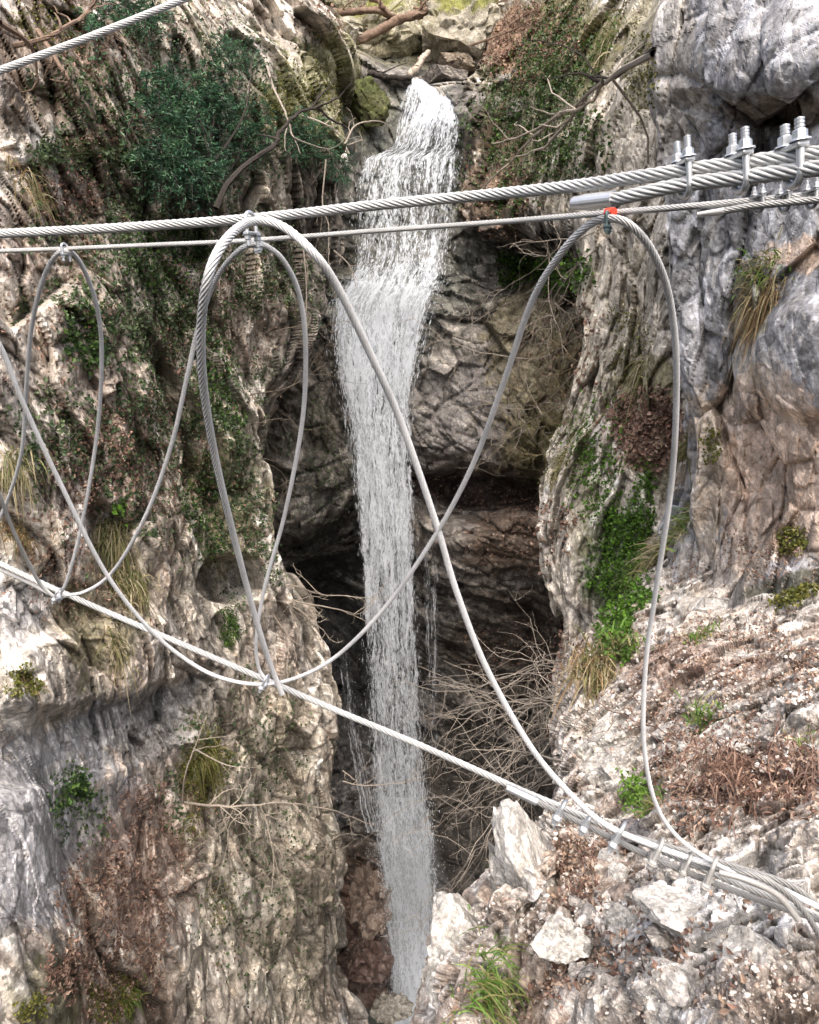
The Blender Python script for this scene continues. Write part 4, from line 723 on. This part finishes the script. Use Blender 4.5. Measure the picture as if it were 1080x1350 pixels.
tuft('long dry grass drooping above the thicket', 775, 950, 380, .6, GD, 8, .2, 1.5, .7, lean=(-.5, -.2, 0))
tuft('mixed green and straw grass at the foot of the ivy', 822, 868, 300, .5, GG+GD, 9, .22, 1.0, .5)
tuft('big brown grass beard hanging on the grey cliff', 1008, 395, 620, .42, GB+GD[:1], 10, .16, 2.2, .6, wdt=.006)
tuft('short green grass growing on top of the brown beard', 1000, 365, 260, .3, GD[:3]+GG[:1], 11, .18, 1.0, .4, wdt=.006)
tuft('straw coloured grass spreading left from the litter ledge', 880, 720, 320, .8, GD, 12, .3, 1.4, .5, lean=(-.9, -.1, 0))
tuft('pale green dry grass at the base of the grey cliff', 905, 690, 220, .5, GD+GG[:2], 13, .25, 1.0, .5, lean=(-.3, 0, 0))
tuft('olive grass hanging down beside the thin loop on the left cliff', 150, 700, 320, .55, GD, 14, .16, 2.3, .4)
tuft('olive grass beard further down the left cliff above the cable crossing', 170, 770, 300, .55, GD, 15, .2, 2.3, .4)
tuft('dry grass at the far left edge between the hanging cables', 15, 610, 220, .4, GD, 16, .15, 2.0, .5)
tuft('reddish dry grass on the ledge at the left edge below the cable', 20, 700, 200, .35, GB+GD[2:3], 17, .15, 1.8, .5)
tuft('olive moss grass beard on the lower left cliff above the level branch', 268, 990, 420, .5, [(.17, .17, .05), (.24, .21, .09), (.12, .13, .04)], 18, .2, 2.4, .4)
tuft('brown grass cushion above the grey blue hollow', 32, 893, 260, .22, GB+GD[2:3], 19, .13, 2.0, .5)
tuft('green grass cushion low on the left cliff at the bottom edge', 165, 1320, 260, .28, [(.12, .19, .04), (.2, .22, .07)], 20, .16, 1.6, .4)
tuft('dry grass below the crossing of the foot cables', 158, 850, 240, .5, GD, 21, .2, 2.3, .4)
tuft('tan grass on the upper left ledge beside the cliff edge', 40, 240, 220, .5, GD+GB, 22, .3, 1.9, .5)
tuft('straw grass on the cream buttress above the ivy', 740, 610, 260, .5, GD, 23, .3, 1.6, .5, wdt=.011)
tuft('olive grass in the groove left of the grey cliff', 905, 590, 160, .35, GD[1:3], 24, .14, 1.8, .4)
tuft('olive grass hanging from the cream rock below the red tape', 845, 500, 260, .6, GD, 25, .25, 2.2, .4, wdt=.011)
tuft('small dry tuft in the pinkish rock at right', 955, 570, 90, .25, GB, 26, .07, 1.8, .4)
tuft('dry grass fringe on the right bank above the cream rock', 800, 60, 300, .7, GD+GG[:1], 27, .5, 1.8, .5, wdt=.014)
tuft('dead brown fern heap on the near slope', 990, 1030, 520, .3, [(.23, .14, .105), (.30, .2, .15), (.16, .095, .07)], 28, .22, 1.5, .4, wdt=.004, name='dead_fern_heap', cat='dead ferns')
tuft('second mound of dead brown fern at the right edge of the slope', 1055, 1030, 300, .26, [(.23, .15, .115), (.31, .22, .17), (.16, .10, .08)], 29, .16, 1.5, .4, wdt=.0035, name='dead_fern_heap', cat='dead ferns')

# ------------------------------------------------------------------ waterfall
def sheet(name, parent, rows, seed, mat, nx=34, dy=3.2, bulge=.18, yoff=0., grow_=0., dens=None, o0=None):
    """rows: (py, left, right, Y, opacity)"""
    r = np.array(rows, float); py = np.arange(r[0, 0], r[-1, 0], dy); f = lambda k: np.interp(py, r[:, 0], r[:, k])
    u = np.linspace(0, 1, nx); xl, xr = f(1)-grow_, f(2)+grow_; w0 = .5*fbm(np.stack([py*.02, py*0, py*0+seed], -1), 1., 2)
    X = xl[:, None]+(xr-xl)[:, None]*u; Yv = f(3)[:, None]-bulge*np.sin(math.pi*u)[None]*1.+yoff; PY = np.repeat(py[:, None], nx, 1)
    X = X+(2.5*fbm(np.stack([PY.ravel()*.05, X.ravel()*.02, X.ravel()*0+seed], -1), 1., 2)).reshape(X.shape)
    P = W(X, PY, Yv); q = P.reshape(-1, 3)*np.array((3.2, 1, .6))
    P[..., 1] += .11*fbm(q.astype(np.float32), .8, 4, seed).reshape(X.shape)
    ln = np.concatenate([[0], np.cumsum(np.linalg.norm(np.diff(P[:, nx//2], axis=0), axis=1))]); wd = np.linalg.norm(P[:, -1]-P[:, 0], axis=1)
    ii = np.arange(X.size).reshape(X.shape); F = np.stack([ii[:-1, :-1], ii[:-1, 1:], ii[1:, 1:], ii[1:, :-1]], -1).reshape(-1, 4)
    e = np.minimum(u, 1-u)*2; ed = sstep(e, 0, .28)[None]*.34-.34; op = (f(4)[:, None]+ed).ravel()
    me = mesh_from(name, P.reshape(-1, 3)-o0, F, mat, np.repeat(op[:, None], 3, 1), True)
    uvl = me.uv_layers.new(name='UVMap'); U = np.stack([((u-.5)[None]*wd[:, None]*.6+(u-.5)[None]*1.2+seed).ravel(), (np.repeat(ln[:, None], nx, 1)+seed*7).ravel()], -1)
    uvl.data.foreach_set('uv', U[F.ravel()].astype(np.float32).ravel())
    return link(name, me, parent)
fall = empty('waterfall', W(548, 1335, 17.4)); tag(fall, 'tall white waterfall dropping down the dark gorge between the cliffs', 'waterfall'); FO = np.array(fall.location)
M_W1 = mat_water('falling_water', .99, 1.17, 14., .9); M_W2 = mat_water('thin_water', .98, 1.16, 14., .8)
TOPR = [(104, 541, 558, 21.0, .6), (112, 540, 566, 20.8, .66), (122, 546, 600, 20.5, .66), (134, 550, 607, 20.2, .64), (160, 534, 608, 19.7, .58), (196, 508, 611, 19.5, .48), (208, 472, 613, 19.4, .53), (240, 460, 614, 19.2, .48), (300, 458, 609, 18.9, .44), (345, 458, 596, 18.6, .49), (365, 452, 590, 18.45, .46), (384, 455, 575, 18.3, .15)]
MAIN = [(336, 480, 580, 18.5, .10), (352, 462, 592, 18.4, .42), (374, 447, 588, 18.25, .57), (400, 429, 578, 18.1, .60), (440, 431, 566, 18., .61), (500, 439, 552, 17.95, .60), (560, 451, 548, 17.9, .58), (640, 463, 549, 17.85, .60), (740, 472, 552, 17.8, .59), (850, 478, 556, 17.7, .53), (960, 482, 562, 17.6, .52), (1050, 485, 571, 17.5, .57), (1120, 492, 579, 17.45, .62), (1220, 506, 580, 17.4, .60), (1290, 512, 582, 17.35, .64), (1352, 510, 592, 17.3, .80)]
for k in range(2): sheet('upper_cascade', fall, TOPR, 3+k*5, M_W1, yoff=-.10*k, bulge=.12, nx=44, o0=FO)
for k in range(2): sheet('main_fall', fall, [(a, b+k*2, c-k*2, d, e-(k == 2)*.03) for a, b, c, d, e in MAIN], 31+k*5, M_W1, yoff=.14*k, grow_=-2*k, o0=FO)
sheet('side_trickle', fall, [(112, 536, 560, 20.6, .55), (135, 524, 562, 20.1, .50), (170, 520, 548, 19.8, .46), (200, 512, 540, 19.6, .44)], 51, M_W2, nx=14, bulge=.05, o0=FO)
sheet('side_trickle', fall, [(720, 556, 578, 18.9, .42), (800, 558, 580, 18.8, .46), (900, 560, 580, 18.6, .42), (1000, 562, 578, 18.5, .38)], 53, M_W2, nx=10, bulge=.03, o0=FO)
sheet('side_trickle', fall, [(860, 444, 462, 19.5, .40), (940, 452, 474, 19., .44), (1040, 466, 492, 18.6, .48), (1100, 480, 508, 18.2, .50)], 55, M_W2, nx=12, bulge=.03, o0=FO)
mb = MB()
def streaks(rows, cnt, l0, l1, r0, r1, sp=.16, yj=.3):
    r = np.array(rows, float); w8 = np.interp(np.arange(r[0, 0], r[-1, 0]), r[:, 0], (r[:, 2]-r[:, 1])*(r[:, 4]-.2)); py = np.arange(r[0, 0], r[-1, 0])[np.searchsorted(np.cumsum(w8)/w8.sum(), RNG.rand(cnt)).clip(0, len(w8)-1)]+RNG.rand(cnt)
    xl, xr, Y = (np.interp(py, r[:, 0], r[:, k]) for k in (1, 2, 3)); u = RNG.beta(1.5, 1.5, cnt)+RNG.normal(size=cnt)*sp*.5*(RNG.rand(cnt) < .4)
    # threads: crowd the streaks into bunches
    bn = np.sin(u*37+np.sin(py*.013+u*5)*2); u = u+bn*.010
    P = W(xl+(xr-xl)*u, py, Y-.28+RNG.normal(size=cnt)*yj*.5); L = RNG.uniform(l0, l1, cnt)*RNG.rand(cnt)**.6; R_ = RNG.uniform(r0, r1, cnt)
    e = 4.; P2 = W((np.interp(py+e, r[:, 0], r[:, 1])+(np.interp(py+e, r[:, 0], r[:, 2])-np.interp(py+e, r[:, 0], r[:, 1]))*u), py+e, np.interp(py+e, r[:, 0], r[:, 3])-.28); P1 = W(xl+(xr-xl)*u, py, Y-.28)
    d = P2-P1; d /= np.linalg.norm(d, axis=1)[:, None]; d += RNG.normal(size=d.shape)*.05; a = np.cross(d, (0, 1., 0)); a /= np.linalg.norm(a, axis=1)[:, None]; b = np.cross(d, a)
    V = np.stack([P-d*L[:, None]*.5, P+a*R_[:, None], P+b*R_[:, None], P-a*R_[:, None], P-b*R_[:, None], P+d*L[:, None]*.5], 1)
    f = np.array([[0, 1, 2], [0, 2, 3], [0, 3, 4], [0, 4, 1], [5, 2, 1], [5, 3, 2], [5, 4, 3], [5, 1, 4]])
    mb.add(V.reshape(-1, 3), (f[None]+(np.arange(cnt)*6)[:, None, None]).reshape(-1, 3))
streaks(TOPR, 2000, .05, .2, .0022, .005, .02); streaks(MAIN[:6], 3000, .05, .22, .0022, .005, .08); streaks(MAIN[4:], 4200, .08, .36, .002, .0045, .09)
streaks(MAIN[9:], 5500, .01, .03, .003, .008, .8, .9); streaks([(1040, 490, 572, 17.4, .5), (1130, 496, 580, 17.3, .8), (1350, 510, 592, 17.2, .9)], 6000, .02, .09, .003, .008, .3, .5); streaks([(345, 470, 600, 18.6, .6), (420, 425, 590, 18.2, .6)], 1800, .01, .03, .003, .007, .4, .6)
sp_ = link('spray_drops', mb.mesh('spray_drops', M_DROP, org=FO), fall); sp_['kind'] = 'stuff'
m_mist, t_ = new_mat('mist'); v_ = N(t_, 'ShaderNodeVolumePrincipled'); v_.inputs['Color'].default_value = (.96, .98, 1, 1); v_.inputs['Density'].default_value = .15; o_ = N(t_, 'ShaderNodeOutputMaterial'); t_.links.new(v_.outputs[0], o_.inputs['Volume'])
def mist(px, py, Y, rad, n, seed):      # thin even veils of spray, one inside the other
    r_ = np.random.RandomState(seed); P = W(px, py, Y)
    for k in range(n):
        V, F = ICO[3]; V = V*(1+.35*fbm(V+seed*3+k, .8, 3))[:, None]; f = 1-.8*k/n
        ob = link('mist', mesh_from('mist', V, F, m_mist), fall, P-FO+r_.normal(size=3)*np.array(rad)*.08); ob.scale = tuple(q*f for q in rad); ob['kind'] = 'stuff'
mist(541, 1175, 17.2, (.95, .6, 2.3), 3, 1); mist(505, 395, 17.9, (1.25, .5, .7), 3, 2)
mb = MB(); g = 24; xs, ys = np.meshgrid(np.linspace(-1.6, 1.6, g), np.linspace(-1.6, 2.2, g)); P = np.stack([xs, ys, xs*0], -1).reshape(-1, 3)+FO+np.array((0, 0, -.35)); P[:, 2] += .08*fbm(P.astype(np.float32), .5, 4)
ii = np.arange(g*g).reshape(g, g); mb.add(P, np.stack([ii[:-1, :-1], ii[:-1, 1:], ii[1:, 1:], ii[1:, :-1]], -1).reshape(-1, 4))
m_, t_ = new_mat('pool_water'); b_ = N(t_, 'ShaderNodeBsdfPrincipled', i_Roughness=.12); b_.inputs['Base Color'].default_value = (.10, .11, .10, 1); n_ = N(t_, 'ShaderNodeTexNoise', i_Scale=3., i_Detail=6.)
bp_ = N(t_, 'ShaderNodeBump', i_Strength=.6, i_Distance=.1); o_ = N(t_, 'ShaderNodeOutputMaterial'); t_.links.new(n_.outputs[0], bp_.inputs['Height']); t_.links.new(bp_.outputs[0], b_.inputs['Normal']); t_.links.new(b_.outputs[0], o_.inputs[0])
tag(link('water', mb.mesh('water', m_, smooth=True)), kind='structure')

# ------------------------------------------------------------------ wire ropes
M_LOOP = mat_metal('loop_rope', (.62, .625, .63), .08, .52); M_MAINFOOT = mat_metal('pale_rope', (.42, .425, .42), .15, .5); M_FOOT = mat_metal('foot_rope', (.25, .25, .245), .2, .5)
def rope(name, label, ctl, dia, strands=8, step=.42, split=False, cat='cable', mat=None, group=None, lay=6.2, sides=6):
    """ctl: (px, py, Y); six strands laid round a core"""
    mat = mat or (M_LOOP if name == 'loop_cable' else M_MAINFOOT if name == 'foot_cable' else M_FOOT if (name == 'thin_foot_cable' or ctl[0][1] > 1040) else M_ZINC); strands = 6 if (mat == M_FOOT or name == 'foot_cable') else strands
    P = np.array([W(*c) for c in ctl]); n0 = len(P)*30; C = smooth_line(P, n0); L = np.concatenate([[0], np.cumsum(np.linalg.norm(np.diff(C, axis=0), axis=1))])
    n = int(L[-1]/(dia*step))+2; s = np.linspace(0, L[-1], n); C = np.stack([np.interp(s, L, C[:, k]) for k in range(3)], 1)
    for _ in range(3): C[1:-1] = C[1:-1]*.5+.25*(C[:-2]+C[2:])
    t = np.gradient(C, axis=0); t /= np.linalg.norm(t, axis=1)[:, None]
    a = np.zeros_like(t); a0 = np.cross(t[0], (.2, 1, .1)); a[0] = a0/np.linalg.norm(a0)
    for i in range(1, n): v = a[i-1]-t[i]*np.dot(a[i-1], t[i]); a[i] = v/np.linalg.norm(v)
    b = np.cross(t, a); root = empty(name, C[0]); tag(root, label, cat, group); o0 = C[0]
    R = dia*.5; rs = R*(.31 if strands == 8 else .365); rc = R-rs; th = np.arange(sides)*2*math.pi/sides; mbs = []; mb = MB()
    ii = np.arange(n-1)[:, None]*sides; j = np.arange(sides)[None]; j2 = (j+1) % sides; F = np.stack([ii+j, ii+sides+j, ii+sides+j2, ii+j2], -1).reshape(-1, 4)
    for k in range(strands):
        ph = 2*math.pi*k/strands+s/(dia*lay)*2*math.pi; nd = np.cos(ph)[:, None]*a+np.sin(ph)[:, None]*b; tg = -np.sin(ph)[:, None]*a+np.cos(ph)[:, None]*b
        c = C+nd*rc; V = c[:, None]+rs*(np.cos(th)[None, :, None]*nd[:, None]+np.sin(th)[None, :, None]*tg[:, None])
        if split:
            m2 = MB(); m2.add(V.reshape(-1, 3), F); link('strand', m2.mesh('strand', mat or M_ZINC, True, o0), root)
        else: mb.add(V.reshape(-1, 3), F)
    mc = mb if not split else MB(); tube(mc, C, rc*1.02, rc*1.02, 8)
    link('core' if split else 'strand', mc.mesh('strand', mat or M_ZINC, True, o0), root)
    return root, C
def YA(x): return float(np.interp(x, [-40, 0, 330, 640, 850, 1080, 1160], [1.52, 1.5, 1.4, 1.22, 1.0, .85, .8]))
def YD(x): return float(np.interp(x, [-40, 0, 345, 740, 1080, 1160], [2.3, 2.25, 2.0, 1.78, 1.7, 1.72]))
LA = [(-40, 310), (0, 308), (160, 300), (330, 288), (500, 270), (640, 257), (750, 246), (850, 232), (920, 222), (1000, 212), (1080, 202), (1160, 190)]
rope('main_cable', 'thick twisted steel hand cable spanning the whole picture above the loops', [(x, y, YA(x)) for x, y in LA], .0175, split=True)
A2 = [(808, 263), (850, 254), (900, 243), (960, 236), (1000, 231), (1080, 221), (1160, 209)]
rope('cable_tail', 'thick returned cable end clamped under the hand cable at right', [(x, y, YA(x)-.004) for x, y in A2], .0185, split=True)
LB = [(-40, 333), (0, 331), (85, 328), (200, 323), (330, 317), (500, 304), (640, 294), (800, 281), (900, 273), (1000, 264), (1080, 256), (1160, 247)]
rope('thin_cable', 'thin steel cable running just below the thick hand cable', [(x, y, YA(x)+.06) for x, y in LB], .0088, split=True, sides=5)
B2 = [(952, 279), (990, 272), (1030, 268), (1080, 263), (1160, 254)]
rope('cable_tail', 'thin returned cable end clamped to the thin cable at right', [(x, y, YA(x)+.052) for x, y in B2], .0088, sides=5)
rope('top_cable', 'pale straight cable crossing the upper left corner', [(-40, 108, 1.4), (0, 93, 1.42), (120, 48, 1.5), (240, 0, 1.58), (330, -38, 1.66)], .0125, sides=5)
rope('foot_cable', 'pale main foot cable sloping down from left to right below the loops', [(x, y, YD(x)) for x, y in [(-40, 722), (0, 743), (80, 780), (200, 832), (345, 894), (440, 935), (560, 985), (690, 1043), (745, 1066), (860, 1116), (960, 1160), (1080, 1208), (1160, 1245)]], .0185, split=True)
rope('thin_foot_cable', 'thin cable doubling the foot cable at the left edge', [(x, y, YD(x)-.03) for x, y in [(-40, 730), (0, 751), (45, 772), (72, 786), (90, 786)]], .011, sides=5)
rope('loop_cable', 'thick twisted loop cable peaking at the hand cable clamp and crossing the falls', [(372, 915, 1.93), (358, 880, 1.9), (340, 825, 1.82), (318, 745, 1.7), (290, 632, 1.5), (271, 530, 1.34), (265, 440, 1.22), (276, 360, 1.15), (302, 312, 1.2), (335, 292, 1.34), (372, 298, 1.34), (412, 332, 1.32), (445, 378, 1.36), (490, 470, 1.44), (530, 560, 1.52), (575, 690, 1.6), (602, 780, 1.64), (642, 882, 1.68), (700, 985, 1.7), (755, 1050, 1.7), (800, 1088, 1.69), (870, 1118, 1.67), (950, 1144, 1.65), (1020, 1168, 1.63), (1080, 1196, 1.6)], .0155, split=True)
rope('loop_cable', 'thin loop cable hanging below the clamp on the hand cable', [(75, 785, 2.1), (112, 780, 2.05), (150, 752, 1.98), (192, 680, 1.85), (225, 590, 1.75), (246, 500, 1.66), (262, 430, 1.6), (285, 368, 1.52), (312, 333, 1.45), (335, 321, 1.42), (350, 324, 1.42), (374, 344, 1.45), (395, 390, 1.5), (403, 460, 1.56), (398, 560, 1.66), (375, 680, 1.78), (350, 770, 1.87), (338, 840, 1.93), (341, 880, 1.96), (352, 898, 1.96)], .0105, sides=5)
rope('loop_cable', 'narrow thin loop cable at the left edge of the picture', [(-20, 720, 2.1), (2, 678, 2.03), (20, 630, 1.95), (30, 585, 1.88), (34, 520, 1.8), (42, 430, 1.68), (60, 360, 1.58), (84, 330, 1.53), (108, 350, 1.57), (129, 410, 1.66), (134, 480, 1.75), (127, 580, 1.87), (108, 690, 1.98), (90, 760, 2.06), (79, 784, 2.1)], .0098, sides=5)
rope('loop_cable', 'long wavy cable dipping through the left knot then looping under the red tape', [(-40, 400, 1.5), (0, 456, 1.56), (30, 530, 1.62), (80, 638, 1.72), (140, 756, 1.84), (200, 832, 1.93), (255, 876, 1.98), (300, 896, 1.98), (350, 902, 1.96), (400, 890, 1.9), (450, 860, 1.84), (510, 798, 1.74), (570, 712, 1.62), (620, 620, 1.5), (662, 510, 1.36), (700, 400, 1.24), (738, 336, 1.15), (772, 300, 1.1), (800, 288, 1.08), (830, 296, 1.07), (862, 335, 1.1), (884, 400, 1.16), (892, 500, 1.24), (885, 640, 1.36), (863, 790, 1.5), (851, 880, 1.56), (849, 980, 1.6), (864, 1058, 1.63), (896, 1106, 1.65), (950, 1142, 1.64), (1010, 1172, 1.62)], .0112, sides=6)
rope('short_cable', 'short grey cable slanting from the left edge to the small knot', [(-30, 590, 1.8), (0, 655, 1.9), (20, 705, 1.98), (50, 765, 2.08), (72, 788, 2.1)], .0105, sides=5, mat=mat_metal('dull_rope', (.42, .42, .41), .3, .6))
rope('cable_tail', 'returned cable end clamped below the foot cable at the rubble', [(706, 1056, 1.75), (760, 1082, 1.74), (850, 1126, 1.7), (930, 1160, 1.68), (1010, 1190, 1.67), (1090, 1216, 1.68)], .017, split=True)
rope('cable_tail', 'grey anchor cable strand lying along the top of the bundle', [(838, 1104, 1.74), (900, 1122, 1.72), (980, 1146, 1.7), (1040, 1166, 1.67), (1075, 1192, 1.65), (1110, 1230, 1.66)], .0185, split=True)
rope('cable_tail', 'grey anchor cable strand curving round the thimble', [(910, 1140, 1.68), (950, 1146, 1.66), (990, 1152, 1.62), (1030, 1172, 1.6), (1062, 1204, 1.6), (1090, 1250, 1.62)], .0165, split=True)

def cyl(mb, p, q, r0, r1, sides=12):
    m2 = MB(); tube(m2, [p, q], r0, r1, sides); V = m2.V[0]; F = m2.F[0]; n = len(V)
    V = np.concatenate([V, [p, q]]); jj = np.arange(sides); k2 = (jj+1) % sides
    mb.add(V, np.concatenate([F[:, [0, 1, 2]], F[:, [0, 2, 3]], np.stack([k2, jj, np.full(sides, n)], -1), np.stack([sides+jj, sides+k2, np.full(sides, n+1)], -1)]))
def part(mb, name, mat, parent, o0, smooth=False, bev=0):
    o = link(name, mb.mesh(name, mat, smooth, o0), parent)
    if bev: m = o.modifiers.new('edge', 'BEVEL'); m.width = bev; m.segments = 2; m.limit_method = 'ANGLE'; m.angle_limit = .6
    return o
def boxm(mb, c, ax, hs):
    c = np.array(c); V = np.array([c+sum(s*h*a for s, h, a in zip(sg, hs, ax)) for sg in [(-1, -1, -1), (1, -1, -1), (1, 1, -1), (-1, 1, -1), (-1, -1, 1), (1, -1, 1), (1, 1, 1), (-1, 1, 1)]])
    F = np.array([[0, 3, 2, 1], [4, 5, 6, 7], [0, 1, 5, 4], [1, 2, 6, 5], [2, 3, 7, 6], [3, 0, 4, 7]]); mb.add(V, F)
def clip(label, px, py, Y, ang, s, up=1, w=.013, h0=.02, stick=.016, mat=None, side=(0, 0), name='rope_clip', group=None, twist=0.):
    """U-bolt round the ropes with a forged saddle and two nuts; ang: slope of the rope in the picture; s: rod radius"""
    P = W(px, py, Y); a = math.radians(ang); fx = np.array((math.cos(a), 0, math.sin(a)))
    u = np.array((-math.sin(a), 0, math.cos(a)))*up; f = np.cross(fx, u); ca, sa = math.cos(twist), math.sin(twist); f, u = f, u
    f2 = f*ca+fx*sa; fx2 = fx*ca-f*sa; f, fx = f2, fx2
    mat = mat or M_CLIP; root = empty(name, P); tag(root, label, 'cable clip', group); r = s
    pts = [f*w+u*(h0+stick), f*w+u*h0*.2, f*w-u*h0*.4]+[f*w*math.cos(t)-u*(h0*.4+w*math.sin(t)) for t in np.linspace(.25, math.pi-.25, 9)]+[-f*w-u*h0*.4, -f*w+u*h0*.2, -f*w+u*(h0+stick)]
    mb = MB(); C = smooth_line(np.array(pts)+P, 48); tube(mb, C, r, r, 10)
    for e in (0, -1): cyl(mb2 := MB(), C[e], C[e]+u*r*.4, r, r*.6, 10); 
    uo = part(mb, 'u_bolt', mat, root, P, True)
    mb = MB()
    for e in (0, -1):       # threads on the two ends
        d = -u; 
        for q in range(5): cyl(mb, C[e]+d*(q*r*.8-r*.3), C[e]+d*(q*r*.8+r*.15), r*1.12, r*1.12, 10)
        cyl(mb, C[e]-u*r*.1, C[e]+u*r*.5, r, r*.55, 10)
    part(mb, 'thread', mat, root, P)
    mb = MB(); c = P+u*(h0*.62)
    boxm(mb, c, (fx, f, u), (r*1.7, w+r*1.5, r*.75)); sd_ = part(mb, 'saddle', mat, root, P, False, r*.6)
    for e in (-1, 1):
        mb = MB(); q = P+f*w*e+u*(h0*.62+r*.75); cyl(mb, q, q+u*r*.4, r*2.5, r*2.4, 18); cyl(mb, q+u*r*.4, q+u*r*2.3, r*1.75, r*1.75, 6); cyl(mb, q+u*r*2.3, q+u*r*2.55, r*1.7, r*1.4, 6)
        part(mb, 'nut', mat, root, P)
    return root
for k, (x, y, lb) in enumerate([(902, 233, 'large bright rope clip nearest the cable sleeve'), (976, 225, 'large bright rope clip in the middle of three on the hand cable'), (1046, 216, 'large bright rope clip nearest the right edge')]):
    clip(lb, x, y, YA(x)-.003, 8, .0038+.0004*k, 1, .0120, .0265, .015, side=(0, 0), group='large clips on the hand cable', twist=.16)
for k, (x, y, lb) in enumerate([(1000, 267, 'small rope clip on the thin cable nearest its returned end'), (1034, 265, 'middle small rope clip on the thin cable'), (1070, 260, 'small rope clip on the thin cable at the right edge')]):
    clip(lb, x, y, YA(x)+.055, 6, .0021, 1, .0068, .0125, .006, group='small clips on the thin cable', twist=.3)
clip('rope clip joining the hand cable and the loop peaks', 331, 297, 1.37, 5, .0036, -1, .0125, .022, .012, twist=.5)
clip('small clip beneath the big one holding the thin loop', 340, 318, 1.42, 0, .0032, -1, .009, .012, .008, twist=-.5)
clip('tiny clip at the peak of the narrow left loop', 86, 330, 1.53, 5, .0022, -1, .008, .012, .008, twist=.4)
clip('rope clip at the knot where cables cross in the middle of the foot cable', 350, 899, 1.94, -22, .0036, -1, .014, .02, .008, twist=.3)
clip('small clip at the knot near the left end of the foot cable', 77, 784, 2.06, -22, .0032, -1, .012, .018, .008, twist=.3)
clip('bright clip at the upper end of the rubble clamp row', 740, 1067, 1.73, -24, .0056, -1, .017, .024, .014, twist=.4)
clip('second bright clip of the rubble clamp row', 775, 1082, 1.72, -24, .0056, -1, .017, .024, .010, twist=.4)
clip('clip with low hanging nuts above the white wedge stone', 816, 1100, 1.69, -24, .0056, -1, .020, .032, .014, twist=.5)
M_OLD = mat_metal('weathered_clip', (.40, .39, .37), .4, .6)
clip('dull grey clip in the middle of the cable bundle', 866, 1122, 1.66, -22, .0056, -1, .022, .034, .006, mat=M_OLD, twist=.4)
clip('dull clip partly hidden between bundled cables', 905, 1138, 1.66, -22, .0042, -1, .018, .026, .006, mat=M_OLD, twist=.4)
clip('tall U shaped clip standing over the lower cable bundle', 938, 1150, 1.63, -15, .0056, -1, .022, .044, .008, mat=M_OLD, twist=.6)
# sleeves, tape
mb = MB(); p, q = W(757, 268, YA(757)-.004), W(810, 262, YA(810)-.004); cyl(mb, p, p+(q-p)*.28, .0088, .0098, 20); cyl(mb, p+(q-p)*.28, q, .0104, .0104, 20)
tag(part(mb, 'cable_sleeve', mat_metal('aluminium', (.78, .79, .80), .7, .35, 60., .08), None, None), 'smooth bright metal sleeve on the end of the thick cable tail', 'cable sleeve')
mb = MB(); cyl(mb, W(920, 283, YA(920)+.05), W(955, 278.5, YA(955)+.052), .0030, .0046, 12)
tag(part(mb, 'cable_tip', mat_metal('white_tip', (.80, .80, .79), .2, .5, 60., .08), None, None), 'whitish wrapped tip of the thin cable tail', 'cable tip')
mb = MB(); cyl(mb, W(668, 1038, 1.77), W(708, 1057, 1.75), .0105, .0112, 16)
tag(part(mb, 'cable_sleeve', M_CLIP, None, None), 'dull metal sleeve ending the tail under the foot cable', 'cable sleeve')
mb = MB(); cyl(mb, W(800, 281, YA(800)+.05), W(810, 280, YA(810)+.05), .0068, .0066, 14); cyl(mb, W(803, 281, YA(800)+.045), W(806, 290, YA(810)+.05), .0042, .0030, 10)
tag(part(mb, 'tape_marker', mat_plain('red_tape', (.75, .06, .03)), None, None), 'red tape marker wrapped on the thin cable above the right loop', 'tape')
clip('small dark shackle under the red tape marker', 801, 291, 1.08, 5, .0022, -1, .007, .012, .004, mat=mat_metal('dark_steel', (.16, .22, .22), .3, .5), name='shackle', twist=.5)
mb = MB(); tube(mb, smooth_line([W(948, 1150, 1.6), W(985, 1160, 1.58), W(1025, 1180, 1.57), (W(1052, 1212, 1.57))], 30), .008, .008, 8)
tag(part(mb, 'cable_thimble', M_OLD, None, None, True), 'curved grey thimble strip inside the cable bend at lower right', 'thimble')
